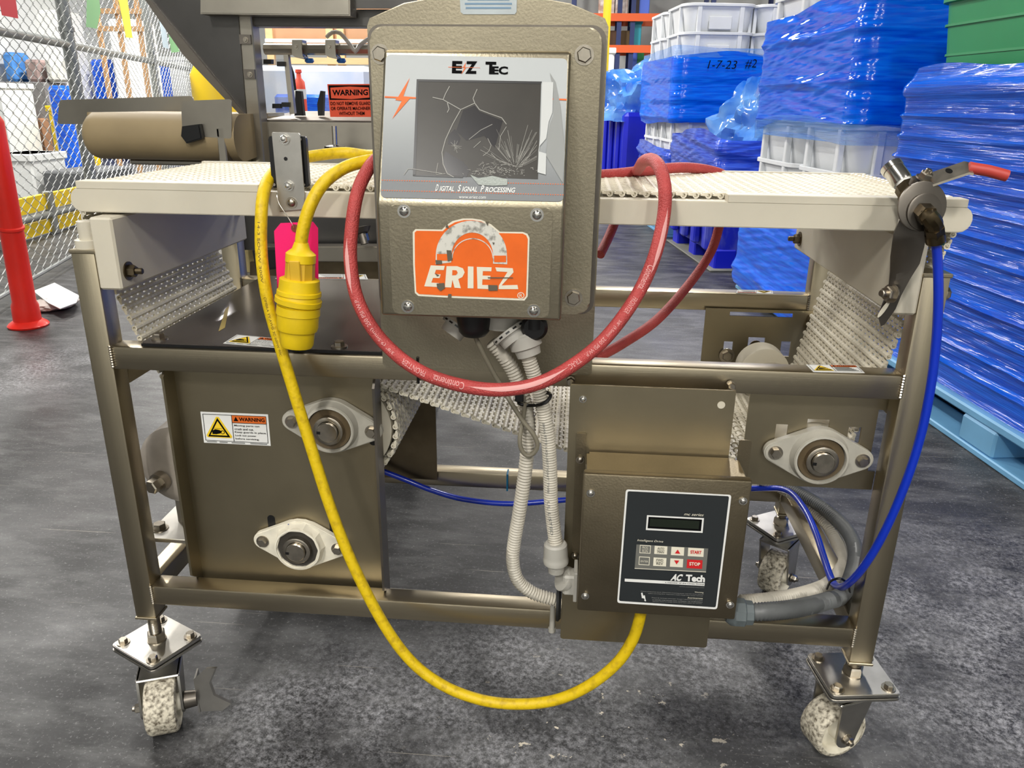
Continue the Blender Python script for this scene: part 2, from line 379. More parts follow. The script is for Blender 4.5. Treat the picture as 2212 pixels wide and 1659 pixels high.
# casters ----------------------------------------------------------
def caster(center, zp, prot, whl, axis, brake=False):
    """center: swivel centre; zp: top of plate; prot: plate angle; whl: wheel centre; axis: axle direction"""
    cx, cy = center; RZ = Matrix.Translation((cx, cy, 0)) @ Matrix.Rotation(prot, 4, 'Z')
    bm = newbm(); prism(bm, [RZ @ V(a, c, zp-.007) for a, c in rrect(-.058, -.053, .058, .053, .008, 3)], (0, 0, .007), .001); top = obj('caster', bm, 'zinc', FR, label='steel swivel caster with white wheel')
    bm = newbm(); prism(bm, [RZ @ V(a, c, zp-.014) for a, c in rrect(-.06, -.054, .06, .054, .01, 3)], (0, 0, .0055), .001); obj('lower_plate', bm, 'zinc', top)
    for sx in (-1, 1):
        for sy in (-1, 1):
            bolt(top, RZ @ V(sx*.043, sy*.038, zp), (0, 0, 1), .0078, .007, spin=random.random())
    bolt(top, RZ @ V(0, 0, zp), (0, 0, 1), .0165, .016, 1.0, name='stem_nut')
    bm = newbm(); zz = zp+.012; pr = []
    while zz < ZPB: pr += [(zz, .0088), (zz+.0016, .0108)]; zz += .0032
    lathe(bm, (cx, cy, 0), (0, 0, 1), pr, 18); obj('threaded_stem', bm, 'bolt', top)
    wc = Vector(whl); ax = Vector(axis).normalized(); fw = V(-ax.y, ax.x, 0)
    sw = V(cx, cy, 0); R = wc.z; hw = .0265
    bm = newbm(); lathe(bm, (cx, cy, zp-.036), (0, 0, 1), [(0, .030), (.022, .038)], 24)
    crown = wc.lerp(V(cx, cy, wc.z), .5); ang = math.atan2(ax.y, ax.x)
    box(bm, (-.036, -.034, -.005), (.036, .034, 0), .002, Matrix.Translation((crown.x, crown.y, zp-.034)) @ Matrix.Rotation(ang, 4, 'Z')); obj('swivel_head', bm, 'zinc', top)
    for s in (-1, 1):
        bm = newbm(); o = wc+ax*s*.0335; zt = zp-.034; sc = V(crown.x, crown.y, zt)+ax*s*.0335
        pts = [sc+fw*.030, sc-fw*.030]+[o+fw*(.020*math.cos(a))+V(0, 0, .020*math.sin(a)) for a in [math.pi*(1+k/8) for k in range(9)]]
        prism(bm, [q-ax*.002 for q in pts], ax*.004); obj('fork_leg', bm, 'zinc', top)
        bolt(top, wc+ax*s*.036, ax*s, .0085, .009, 1.2, .006, spin=.3)
    bm = newbm(); lathe(bm, wc-ax*hw, ax, [(0, R*.80), (0, R*.84), (.002, R*.94), (.007, R), (2*hw-.007, R), (2*hw-.002, R*.94), (2*hw, R*.84), (2*hw, R*.80)], 40, cap=False); wh = obj('wheel', bm, 'nylon', top)
    bm = newbm(); lathe(bm, wc-ax*hw, ax, [(-.004, .010), (-.004, R*.30), (.016, R*.34), (.019, R*.72), (.0003, R*.81), (2*hw-.0003, R*.81), (2*hw-.019, R*.72), (2*hw-.016, R*.34), (2*hw+.004, R*.30), (2*hw+.004, .010)], 40); obj('hub', bm, 'nyl2', wh)
    if brake:
        bm = newbm(); o = wc+ax*.055
        q = P(440, 1370, o.y)  # pedal
        pr = [(-.0, .03), (.02, .052), (.034, .05), (.022, .018), (.026, -.012), (.05, -.036), (.036, -.05), (.004, -.046)]
        B = Matrix.Translation(o) @ Matrix.Rotation(math.radians(15), 4, 'Z')
        prism(bm, [B @ V(a*1.15, -.0, c*.95+.012) for a, c in pr], V(.002, .0045, 0)); prism(bm, [B @ V(0, 0, -.034), B @ V(0, .03, -.034), B @ V(0, .03, .04), B @ V(0, 0, .04)], ax*.003)
        obj('brake_pedal', bm, 'zinc', top)
        bm = newbm(); cyl(bm, wc+ax*.036, wc+ax*.056, .016, .014, 16); obj('brake_cam', bm, 'dark', top)
    return top
caster((-.612, .016), .142, math.radians(-27), tuple(PZ(353, 1520, .051)), (.93, .36, 0), True)
caster((.6135, .019), .165, math.radians(7.5), tuple(PZ(1828, 1598, .051)+V(-.012, .036, 0)), (.36, -.93, 0))
caster((.612, .522), .165, math.radians(30), tuple(PZ(1678, 1235, .051)), (.80, -.6, 0))
caster((-.614, .522), .15, math.radians(10), (-.60, .56, .051), (.9, .3, 0))
# ================================================================== bearings
def bearing(label, c, y, rot, m='housing', oct_=False, s=1.0):
    t = thing('flange_bearing', label, 'bearing', (c.x, y, c.z), group='flange bearings on the side sheets')
    R = Matrix.Translation((c.x, y, c.z)) @ Matrix.Rotation(rot, 4, 'Y'); A = (0, -1, 0)
    pts = []
    rc, re, d = .046*s, .017*s, .066*s
    for cx, r, a0, a1 in ((d, re, -60, 60), (0, rc, 62, 118), (-d, re, 120, 240), (0, rc, 242, 298)):
        k = 9 if not (oct_ and cx == 0) else 4
        for i in range(k): a = math.radians(a0+(a1-a0)*i/(k-1)); pts.append(R @ V(cx+r*math.cos(a), 0, r*math.sin(a)))
    bm = newbm(); prism(bm, pts, (0, -.013, 0), .002); lathe(bm, R @ V(0, -.011, 0), A, [(0, .045*s), (.012, .041*s), (.0165, .0405*s), (.0165, .036*s), (.008, .035*s)], 10 if oct_ else 36); hb = obj('housing', bm, m, t, smooth=30 if not oct_ else 20)
    o = R @ V(0, -.026, 0)
    bm = newbm(); lathe(bm, o, A, [(-.004, .0395*s), (.003, .0395*s), (.0035, .0365*s), (-.004, .0355*s)], 36); obj('rim', bm, m, t)
    bm = newbm(); lathe(bm, o, A, [(-.006, .0352*s), (-.001, .0345*s), (-.003, .0245*s), (-.003, .02*s)], 36); obj('seal', bm, mat('dark_seal', (58, 54, 48), .55) if oct_ else mat('greasy_seal', (92, 78, 56), .45), t)
    bm = newbm(); lathe(bm, o, A, [(-.008, .0240*s), (.007, .0240*s), (.0078, .0225*s), (.0078, .0176*s), (.002, .0172*s)], 30); obj('collar', bm, 'bolt', t)
    bm = newbm(); lathe(bm, o, A, [(-.008, .0168*s), (.0125, .0168*s), (.0135, .0156*s)], 30); sh = obj('shaft', bm, 'bolt', t)
    bm = newbm(); box(bm, (-.0165*s, -.0001, -.004), (-.0105*s, -.0006, .001), 0, Matrix.Translation(o+V(0, -.0135, 0)) @ Matrix.Rotation(rot, 4, 'Y')); obj('keyway', bm, 'black', sh)
    for sx in (-1, 1): bolt(t, R @ V(sx*d, -.013, 0), A, .0082*s, .007, 1.35, spin=.4*sx)
    return t
B1 = P(716, 922, .035); B2 = P(648, 1178, .035); B3 = P(1768, 985, .028)
bearing('grey flange bearing at the top of the left bearing sheet', B1, YP-.001, math.radians(5), 'housing')
b2 = bearing('white octagonal flange bearing low on the left bearing sheet', B2, YP-.001, math.radians(3), 'housw', True)
bearing('grey flange bearing on the slotted sheet by the right leg', B3, .039, math.radians(3), 'housing')
p = B2; text(b2, 'DODGE', (p.x-.018, .0355, p.z+.036), (p.x+.017, .0355, p.z+.035), (p.x-.018, .0355, p.z+.041), mat('blue_print', (30, 60, 150), .5), .01)
# ================================================================== white cross boards that hold the bed
def board(label, x0, x1, ub, vb, sgn):
    bm = newbm(); box(bm, (x0, -.002, .794), (x1, .47 if sgn > 0 else .536, .902), .003); t = obj('support_board', bm, 'uhmw', None, label, 'board', 'white boards under the bed')
    return t
LB = board('thick white plastic cross board bolted to the left legs', XL+T+.0005, XL+T+.036, 0, 0, 1)
RBd = board('thick white plastic cross board bolted to the right legs', XR-T-.034, XR-T-.0005, 0, 0, -1)
bolt(LB, PXX(277, 585, XL+T+.036), (1, 0, 0), .0095, .011, 1.5, .012, m='brown'); bolt(LB, V(XL+T+.036, .44, .86), (1, 0, 0), .0095, .011, 1.5, .012, m='brown')
bolt(RBd, PXX(1728, 516, XR-T-.034), (-1, 0, 0), .0095, .011, 1.5, .012, m='brown')
for x in (XL+.001, ):
    bm = newbm(); lathe(bm, (XL+.02, .0195, ZPT+.002), (0, 0, 1), [(0, .019), (.0125, .019), (.013, .0175)], 28); lathe(bm, (XL+.022, .0195, ZPT+.014), (0, 0, 1), [(0, .0135), (.028, .0145), (.0285, .013)], 28)
    obj('leg_spacer', bm, 'uhmw', None, 'stepped white plastic spacer standing on the left front leg', 'spacer')
bolt(FR, (XR, .019, .822), (1, 0, 0), .009, .008)
# ================================================================== bed
BY0, BY1, BZ = .028, .452, .951; BXL, BXR = -.64, .662
BD = thing('conveyor_bed', 'long white plastic conveyor bed with rounded ends under the belt', 'conveyor bed', (0, .24, .91))
def side(y0, y1, zt):
    bm = newbm(); r = .021; z0 = .9055; z1 = zt; pts = []
    rr = (z1-z0)/2
    for k in range(9): a = math.radians(90+180*k/8); pts.append((BXL+rr+rr*math.cos(a)*.9, y0, z0+rr+rr*math.sin(a)))
    for k in range(9): a = math.radians(-90+180*k/8); pts.append((BXR-rr+rr*math.cos(a)*.9, y0, z0+rr+rr*math.sin(a)))
    prism(bm, pts, (0, y1-y0, 0), .0012); return bm
obj('side_plate', side(BY0, BY0+.03, .941), 'uhmw', BD); obj('side_plate', side(BY1-.03, BY1, .941), 'uhmw', BD)
xa = P(560, 425, BY0).x; xb = P(1572, 437, BY0).x
for x0, x1 in ((BXL+.014, xa), (xb, BXR-.012)):
    bm = newbm(); box(bm, (x0, BY0-.0005, .9395), (x1, BY0+.028, BZ), .001); obj('guide_strip', bm, 'uhmw', BD)
    bm = newbm(); box(bm, (x0, BY1-.012, .9395), (x1, BY1, BZ), .001); obj('guide_strip', bm, 'uhmw', BD)
bm = newbm(); box(bm, (BXL+.03, BY0+.03, .910), (BXR-.03, BY1-.03, .934)); obj('slider_deck', bm, 'uhmw', BD)
# ================================================================== modular belt: every row of links is a piece
PITCH = .0176; TH = .0042; WB0, WB1 = .058, .432
def arc(cx, cz, r, a0, a1, n=14): return [V(cx+r*math.cos(math.radians(a0+(a1-a0)*k/n)), 0, cz+r*math.sin(math.radians(a0+(a1-a0)*k/n))) for k in range(n+1)]
ZTOP = .9455
DR = V(-.262, 0, .558); RD = .102
path = [V(BXL+.02, 0, ZTOP), V(BXR-.02, 0, ZTOP)]
path += arc(BXR-.0245, ZTOP-.022, .022, 80, -20, 8)
path += [V(.602, 0, .745)]
path += arc(B3.x, B3.z, .052, -15, -95, 8)
sag = [P(1600, 985, .06), P(1450, 1003, .06), P(1330, 995, .06), P(1225, 972, .06), P(1040, 908, .06), P(850, 842, .06)]
path += [V(q.x, 0, q.z) for q in sag]
path += [V(-.30, 0, .672)] + arc(-.47, .664, .018, 80, 270, 8) + [V(-.36, 0, .640)]
path += arc(DR.x, DR.z, RD-.004, 118, -48, 18)
path += arc(B2.x, B2.z, .048, -50, -200, 12)
e1 = P(320, 726, .06); e2 = P(263, 622, .06); e3 = P(188, 480, .06)
path += [V(-.50, 0, .52), V(e1.x-.012, 0, e1.z-.012), V(e2.x-.012, 0, e2.z), V(-.648, 0, .885)]
path += arc(BXL+.0245, ZTOP-.022, .022, 205, 100, 8)
path += [path[0]]
dense = []
for a, b in zip(path, path[1:]):
    n = max(1, int((b-a).length/.002))
    dense += [a+(b-a)*(k/n) for k in range(n)]
# relax corners a little so that links turn smoothly
N = len(dense)
for it in range(3):
    w = 6
    dense = [sum((dense[(i+k) % N] for k in range(-w, w+1)), V(0, 0, 0))/(2*w+1) for i in range(N)]
rows = resample(dense+[dense[0]], PITCH)
BL = thing('conveyor_belt', 'white modular plastic link belt running round the conveyor bed', 'belt', (0, .24, .9))
wid = WB1-WB0; NL = 19; lw = wid/NL
def rowmesh(bm):
    r = .0047; hp = PITCH/2
    box(bm, (-hp*.24, 0, -.0004), (hp*.24, wid, .0024))
    for k in range(NL*2):
        y0 = k*lw/2+.0005; y1 = (k+1)*lw/2-.0005; s = 1 if k % 2 == 0 else -1
        c = V(s*hp, y0, 0)
        n = 8
        A = [bm.verts.new(V(c.x+r*math.cos(2*math.pi*i/n+.39), y0, r*math.sin(2*math.pi*i/n+.39))) for i in range(n)]
        B = [bm.verts.new(V(c.x+r*math.cos(2*math.pi*i/n+.39), y1, r*math.sin(2*math.pi*i/n+.39))) for i in range(n)]
        for i in range(n): bm.faces.new((A[i], A[(i+1) % n], B[(i+1) % n], B[i]))
        if k == 0:
            I = [bm.verts.new(V(c.x+r*.58*math.cos(2*math.pi*i/n+.39), y0, r*.58*math.sin(2*math.pi*i/n+.39))) for i in range(n)]
            J = [bm.verts.new(v.co+V(0, .004, 0)) for v in I]
            for i in range(n): bm.faces.new((A[i], I[i], I[(i+1) % n], A[(i+1) % n])); bm.faces.new((I[i], J[i], J[(i+1) % n], I[(i+1) % n]))
            bm.faces.new(J)
        else: bm.faces.new(A[::-1])
        bm.faces.new(B)
        box(bm, (min(0, c.x), y0+.0010, -.0010), (max(0, c.x), y1-.0010, .0038))
def rowmesh_top(bm): rowmesh(bm)
me = shared('belt_row', rowmesh, 'beltp')
nr = len(rows)
for i, p in enumerate(rows[:-1]):
    q = rows[i+1]; t = (q-p).normalized(); nrm = V(-t.z, 0, t.x)
    o = bpy.data.objects.new('belt_link_row', me); COL.objects.link(o)
    o.matrix_basis = Matrix(((t.x, 0, nrm.x, p.x), (0, 1, 0, WB0), (t.z, 0, nrm.z, p.z), (0, 0, 0, 1)))
    tag(o, BL)
print('belt rows', nr)
# rollers
def roller(label, c, r, m='uhmw'):
    t = thing('belt_roller', label, 'roller', (c.x, .24, c.z), group='belt rollers')
    bm = newbm(); cyl(bm, (c.x, WB0+.004, c.z), (c.x, WB1-.004, c.z), r, n=40); obj('drum', bm, m, t)
    bm = newbm(); cyl(bm, (c.x, .025, c.z), (c.x, .492, c.z), .015, n=20); obj('shaft', bm, 'bolt', t)
    return t
roller('white drive drum behind the upper left bearing', V(DR.x, 0, DR.z), RD-.013)
roller('white return roller behind the lower left bearing', V(B2.x, 0, B2.z), .038)
roller('white return roller behind the right bearing', V(B3.x, 0, B3.z), .043)
ic = P(1652, 806, .36)
t = thing('idler_roller', 'round white idler roller end seen above the right front rail', 'roller', (ic.x, .25, ic.z))
bm = newbm(); lathe(bm, (ic.x, .36, ic.z), (0, 1, 0), [(0, .015), (.002, .044), (.004, .0475), (.05, .0475), (.052, .02)], 40); obj('drum', bm, 'uhmw', t)
bm = newbm(); cyl(bm, (ic.x, .35, ic.z), (ic.x, .493, ic.z), .012, n=16); obj('shaft', bm, 'brown', t)
# ================================================================== smoky cover sheet over the left half of the frame
CS = thing('guard_sheet', 'dark glossy guard sheet bolted over the left half of the frame', 'guard', (-.35, .25, ZM))
zc = ZM+.006
c1 = PZ(303, 740, zc); c2 = PZ(790, 762, zc)
c3 = V(-.10, .50, zc)
pts = [(c1.x, .006), (c2.x, .006), (c2.x+.002, .03), (-.185, .05), (-.185, .505), (c1.x, .505)]
bm = newbm(); prism(bm, [V(x, y, ZM+.001) for x, y in rrect(c1.x, .006, -.165, .505, .008)], (0, 0, .005), .0006); obj('sheet', bm, 'gsheet', CS)
bm = newbm(); box(bm, (c1.x+.002, .0045, ZM+.0006), (-.167, .0065, ZM+.0048)); obj('edge_gasket', bm, 'black', CS)
for u, v in ((345, 728), (733, 745)): q = PZ(u, v+4, zc); bolt(CS, q, (0, 0, 1), .0085, .008, 1.5)
for x in (-.5, -.22): bolt(CS, (x, .48, zc), (0, 0, 1), .0085, .008, 1.5)
# ------------------------------------------------------------------ pinch-point warning sticker
def sticker(label, tl, tr, br, bl, parent=None, nrm=(0, -1, 0), full=True):
    tl, tr, br, bl = map(Vector, (tl, tr, br, bl)); n = Vector(nrm); q = quadmap(tl, tr, br, bl)
    def F(*ps, k=1): return [q(a, b)+n*(.0004*k) for a, b in ps]
    t = thing('warning_sticker', label, 'sticker', tuple(q(.5, 1)))
    bm = newbm(); prism(bm, F((0, 0), (1, 0), (1, 1), (0, 1), k=.2), n*.0003); obj('backing', bm, 'white', t)
    def part(nm, pts, m, k=2): bm = newbm(); poly(bm, F(*pts, k=k)); return obj(nm, bm, m, t, smooth=0)
    fr = [((.03, .06), (.97, .06), (.97, .075), (.03, .075)), ((.03, .90), (.97, .90), (.97, .915), (.03, .915)), ((.03, .06), (.037, .06), (.037, .915), (.03, .915)), ((.963, .06), (.97, .06), (.97, .915), (.963, .915)), ((.455, .06), (.463, .06), (.463, .915), (.455, .915)), ((.46, .30), (.97, .30), (.97, .315), (.46, .315))]
    bm = newbm()
    for f in fr: poly(bm, F(*f, k=3))
    obj('border', bm, 'blackp', t, smooth=0)
    part('warning_band', ((.463, .075), (.963, .075), (.963, .30), (.463, .30)), 'orangew')
    def tri(c, s, hh): return ((c[0], c[1]-hh*.6), (c[0]+s, c[1]+hh*.4), (c[0]-s, c[1]+hh*.4))
    part('triangle_ground', ((.225, .14), (.265, .14), (.44, .76), (.42, .81), (.07, .81), (.05, .76)), 'yel', 2)
    part('triangle', ((.245, .17), (.412, .78), (.078, .78)), 'blackp', 3); part('triangle_face', ((.245, .27), (.372, .725), (.118, .725)), 'yel', 4)
    part('hand_symbol', ((.15, .58), (.20, .53), (.26, .55), (.30, .60), (.27, .66), (.21, .69), (.15, .69)), 'blackp', 5)
    bm = newbm()
    for i in range(16):
        a0 = 2*math.pi*i/16; a1 = 2*math.pi*(i+1)/16
        poly(bm, F(*[(.305+r*math.cos(a), .62+r*1.9*math.sin(a)) for r, a in ((.032, a0), (.032, a1), (.022, a1), (.022, a0))], k=5))
    poly(bm, F((.16, .495), (.30, .505), (.30, .515), (.16, .505), k=5)); obj('gear_symbol', bm, 'blackp', t, smooth=0)
    def tx(s, a0, a1, b0, b1, m, bold=.0, k=3): return text(t, s, q(a0, b1), q(a1, b1), q(a0, b0), m, bold, 0, n*(.0004*k))
    tx('WARNING', .565, .945, .125, .245, 'blackp', .03)
    part('alert_symbol', ((.52, .11), (.555, .25), (.485, .25)), 'blackp', 3)
    if full:
        for i, (s, w) in enumerate((('Moving parts can', .86), ('crush and cut.', .77), ('Keep guards in place.', .955), ('Lock out power', .80), ('before servicing.', .84))):
            tx(s, .485, w, .36+i*.105, .43+i*.105, 'blackp', .012)
        bm = newbm()
        for i, (a, b) in enumerate(((.05, .20), (.24, .36), (.42, .62), (.70, .95))): poly(bm, F((a, .935), (b, .935), (b, .962), (a, .962), k=3))
        obj('fine_print', bm, 'greyp', t, smooth=0)
    else:
        bm = newbm()
        for i in range(5): poly(bm, F((.49, .36+i*.1), (.8+.03*i, .36+i*.1), (.8+.03*i, .41+i*.1), (.49, .41+i*.1), k=3))
        obj('fine_print', bm, 'greyp', t, smooth=0)
    return t
y_ = YP-.0002
sticker('warning sticker with yellow triangle on the left bearing sheet', P(433, 889, y_), P(579, 895, y_), P(585, 963, y_), P(441, 956, y_))
zz = zc+.0002
sticker('warning sticker lying on the front edge of the dark guard sheet', PZ(512, 723, zz), PZ(628, 734, zz), PZ(600, 752, zz), PZ(482, 742, zz), nrm=(0, 0, 1))
zr = ZM+.0002
sticker('warning sticker on top of the right front rail', PZ(1741, 788, zr), PZ(1850, 789, zr), PZ(1868, 806, zr), PZ(1757, 804, zr), nrm=(0, 0, 1), full=False)
sticker('warning sticker on the far edge of the guard sheet facing backwards', PZ(795, 604, zc+.0002), PZ(680, 603, zc+.0002), PZ(683, 592, zc+.0002), PZ(790, 593, zc+.0002), nrm=(0, 0, 1), full=False)
sticker('warning sticker on top of the rear rail beside the right rear leg', PZ(1670, 635, zr), PZ(1590, 633, zr), PZ(1594, 626, zr), PZ(1668, 628, zr), nrm=(0, 0, 1), full=False)
# yellow tape scrap on the sheet
bm = newbm(); prism(bm, [PZ(u, v, zz) for u, v in ((487, 668), (495, 661), (486, 708), (472, 716))], (0, 0, .0004)); obj('tape_scrap', bm, mat('dull_yellow_tape', (170, 150, 90), .6), None, 'torn scrap of dull yellow tape on the guard sheet', 'tape')
# ================================================================== detector control enclosure
EN = thing('control_enclosure', 'stainless control enclosure with cracked display hung on the front rail', 'enclosure', (0, -.06, .70))
yb = -.0095
bl = P(831, 790, yb); br = P(1276, 803, yb); tl = P(791, 50, yb); tr = P(1316, 42, yb)
x0, x1 = -.1645, .149; zb0 = .689
pts = [(x0, 1.160), (x0+.004, 1.169), (x0+.05, 1.187), (-.05, 1.197), (.035, 1.197), (x1-.05, 1.187), (x1-.005, 1.170), (x1, 1.160), (x1, zb0+.004), (x1-.004, zb0), (x0+.006, zb0), (x0, zb0+.006)]
bm = newbm(); prism(bm, [V(x, yb, z) for x, z in pts], (0, .0075, 0), .0012); obj('back_plate', bm, 'enclo', EN)
bm = newbm(); prism(bm, [V(x, -.010, z) for x, z in rrect(-.157, .790, .1465, 1.1595, .018)], (0, -.029, 0)); obj('gasket_shade_box', bm, 'dark', EN)  # gasket made larger than the rim so its dark edge paints a shadow outline
RX0, RX1, RZ0, RZ1, RY = -.151, .1405, .793, 1.156, -.038
bm = newbm(); prism(bm, [V(x, RY, z) for x, z in rrect(RX0, RZ0, RX1, RZ1, .017)], (0, -.014, 0), .0022); obj('lid_rim', bm, 'enclo', EN)
PX0, PX1 = -.131, .103
ZK = P(1000, 441, -.135).z; ZT = P(1000, 113, -.062).z; ZBt = P(1000, 687, -.135).z
prof = [(-.046, ZT+.004), (-.062, ZT+.001), (-.135, ZK), (-.135, ZBt), (-.044, ZBt)]
bm = newbm(); prism(bm, [V(PX0, y, z) for y, z in prof], (PX1-PX0, 0, 0))
bmesh.ops.bevel(bm, geom=[e for e in bm.edges], offset=.0045, segments=3, affect='EDGES', profile=.6); obj('lid', bm, 'enclo', EN)
for u, v in ((822, 117), (1262, 119), (1239, 643)): bolt(EN, P(u, v, RY-.014), (0, -1, 0), .0095, .006, 1.28, name='bolt', spin=.2)
bolt(EN, (RX0+.02, RY-.014, RZ0+.025), (0, -1, 0), .0095, .006, 1.28)
# rating plate at the top
bm = newbm(); prism(bm, [P(u, v, yb-.0003) for u, v in ((993, -14), (1117, -14), (1116, 26), (1112, 31), (1001, 31), (995, 26))], (0, -.001, 0)); rp_ = obj('rating_plate', bm, mat('silver_rating_plate', (186, 194, 196), .4, .3, var=.06, scale=30), EN)
bm = newbm()
for k, (a, b) in enumerate(((1010, 1100), (1004, 1106), (1006, 1104))): poly(bm, [P(u, v, yb-.0017) for u, v in ((a, -3+k*9), (b, -3+k*9), (b, 1+k*9), (a, 1+k*9))])
obj('faded_print', bm, mat('faded_blue_print', (120, 150, 176), .5), rp_, smooth=0)
# tilted overlay ----------------------------------------------------
n_ = V(0, -(ZT+.001-ZK), -.073).normalized(); 
if n_.y > 0: n_ = -n_
n_ = V(0, -(ZT+.001-ZK), (.073)).normalized()
p0_ = V(0, -.135, ZK)
def OV(u, v, k=0): return PN(u, v, p0_+n_*(.0006+.0004*k), n_)
def rpoly(pts, r=6, n=4):
    out = []; m = len(pts)
    for i in range(m):
        a, b, c = Vector(pts[i-1]), Vector(pts[i]), Vector(pts[(i+1) % m])
        d1 = (a-b).normalized()*r; d2 = (c-b).normalized()*r
        for k in range(n+1):
            t = k/n; out.append((b+d1)*(1-t)**2+b*2*t*(1-t)+(b+d2)*t*t)
    return out
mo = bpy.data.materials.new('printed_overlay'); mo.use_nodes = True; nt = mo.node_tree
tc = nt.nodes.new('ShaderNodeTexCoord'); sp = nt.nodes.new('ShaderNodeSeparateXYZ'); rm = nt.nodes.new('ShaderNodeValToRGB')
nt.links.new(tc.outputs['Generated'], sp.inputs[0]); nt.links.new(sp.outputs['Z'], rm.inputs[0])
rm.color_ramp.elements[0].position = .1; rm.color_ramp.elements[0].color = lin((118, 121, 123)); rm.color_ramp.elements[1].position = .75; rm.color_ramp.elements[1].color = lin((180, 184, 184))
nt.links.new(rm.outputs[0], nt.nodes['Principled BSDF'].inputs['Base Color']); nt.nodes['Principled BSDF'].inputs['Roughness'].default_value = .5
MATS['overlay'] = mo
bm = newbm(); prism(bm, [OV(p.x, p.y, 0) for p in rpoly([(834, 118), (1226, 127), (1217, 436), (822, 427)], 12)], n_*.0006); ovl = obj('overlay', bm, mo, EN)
bm = newbm(); poly(bm, [OV(u, v, 2.6) for u, v in ((902, 173), (1169, 178), (1162, 387), (894, 378))]); scr = obj('display', bm, 'screen', EN)
bm = newbm(); fr = [((900, 171), (1171, 176), (1168, 181), (904, 176)), ((900, 171), (904, 176), (898, 378), (892, 380)), ((892, 377), (1000, 381), (1000, 384), (892, 380))]
for f in fr: poly(bm, [OV(u, v, 3.4) for u, v in f])
obj('display_edge', bm, 'black', scr, smooth=0)
def ribbon(bm, pts, w, k):
    for (a, b), (c, d) in zip(pts, pts[1:]):
        L_ = math.hypot(c-a, d-b) or 1; nx, ny = -(d-b)/L_*w/2, (c-a)/L_*w/2
        poly(bm, [OV(a+nx, b+ny, k), OV(c+nx, d+ny, k), OV(c-nx, d-ny, k), OV(a-nx, b-ny, k)])
bm = newbm()
Z3 = lambda x, y: (780+x*.2532, y*.2532)
big = [[(970, 880), (850, 935), (780, 1060), (720, 1190), (690, 1300), (700, 1400), (735, 1480), (790, 1510)], [(970, 880), (1010, 935), (1100, 970), (1200, 1005), (1240, 1060)], [(970, 880), (955, 840), (990, 760)], [(850, 935), (700, 850), (610, 830)], [(700, 850), (720, 800), (755, 735)], [(735, 870), (750, 930), (735, 960)]]
for p in big: ribbon(bm, [Z3(*q) for q in p], 1.6, 4)
med = [[(1240, 1080), (1190, 1160), (1175, 1280)], [(1120, 1060), (1020, 1110), (920, 1190)], [(1080, 1180), (1110, 1240), (1090, 1290), (1040, 1330)], [(1020, 1205), (960, 1260)], [(1110, 1310), (1160, 1360), (1240, 1390), (1320, 1420)], [(690, 1480), (560, 1460), (440, 1440), (400, 1440), (365, 1490)], [(655, 1390), (640, 1480)], [(720, 1480), (640, 1490)]]
for p in med: ribbon(bm, [Z3(*q) for q in p], 1.1, 4)
rnd = random.Random(3)
c0 = (1315, 1440)
for i in range(46):
    a = rnd.uniform(-2.75, -.25); l = rnd.uniform(60, 330); s0 = rnd.uniform(10, 120)
    q = [(c0[0]+math.cos(a)*r, c0[1]+math.sin(a)*r) for r in (s0, s0+l)]
    q = [(min(1500, max(700, x)), min(1500, max(720, y))) for x, y in q]
    ribbon(bm, [Z3(*z) for z in q], rnd.uniform(.3, .8), 4)
for i in range(150):
    x = rnd.gauss(1180, 130); y = rnd.gauss(1455, 32); a = rnd.uniform(0, 6.28); l = rnd.uniform(8, 40)
    if 700 < x < 1500 and y < 1510: ribbon(bm, [Z3(x, y), Z3(x+math.cos(a)*l, y+math.sin(a)*l*.5)], rnd.uniform(.4, 1.2), 4)
for i in range(26):
    a = rnd.uniform(0, 6.28); l = rnd.uniform(10, 60); ribbon(bm, [Z3(800, 1250), Z3(800+math.cos(a)*l, 1250+math.sin(a)*l)], .6, 4)
obj('glass_cracks', bm, 'crack', scr, smooth=0)
bm = newbm()
for p in ([(720, 1290), (690, 1380), (735, 1490), (900, 1510), (930, 1450), (870, 1380), (800, 1340)], [(745, 1150), (800, 1100), (850, 1180), (830, 1240), (740, 1230)], [(870, 940), (970, 900), (1010, 950), (1210, 1030), (1140, 1260), (1050, 1160), (900, 1200), (810, 1120), (850, 1000)]): poly(bm, [OV(*Z3(*q), 3) for q in p])
obj('dark_shards', bm, mat('dark_glass_shard', (40, 38, 40), .2), scr, smooth=0)
# torn curling overlay on the right of the display and the torn lower rim
bm = newbm(); poly(bm, [OV(*Z3(x, y), 4.2) for x, y in ((1610, 620), (1640, 760), (1640, 980), (1610, 1060), (1590, 1180), (1580, 1330), (1720, 1560), (1740, 1300), (1700, 900), (1660, 700))]); obj('peeled_shadow_side', bm, mat('torn_overlay_shade', (150, 152, 150), .7), ovl, smooth=0)  # flat patch, its darker grey paints the shaded side of the curl
bm = newbm(); poly(bm, [OV(*Z3(x, y), 5) for x, y in ((1545, 700), (1640, 700), (1632, 960), (1600, 1040), (1580, 1180), (1520, 1250), (1512, 1290), (1580, 1310), (1575, 1490), (1505, 1470), (1530, 1150))]); obj('torn_strip', bm, mat('torn_overlay_face', (200, 202, 200), .6), ovl, smooth=0)
bm = newbm(); poly(bm, [OV(*Z3(x, y), 4.4) for x, y in ((930, 1490), (1000, 1520), (1120, 1500), (1250, 1530), (1245, 1580), (1120, 1585), (1000, 1575))]); obj('torn_edge', bm, mat('frosted_tear', (176, 182, 176), .8, bump=.4, bscale=300), ovl, smooth=0)
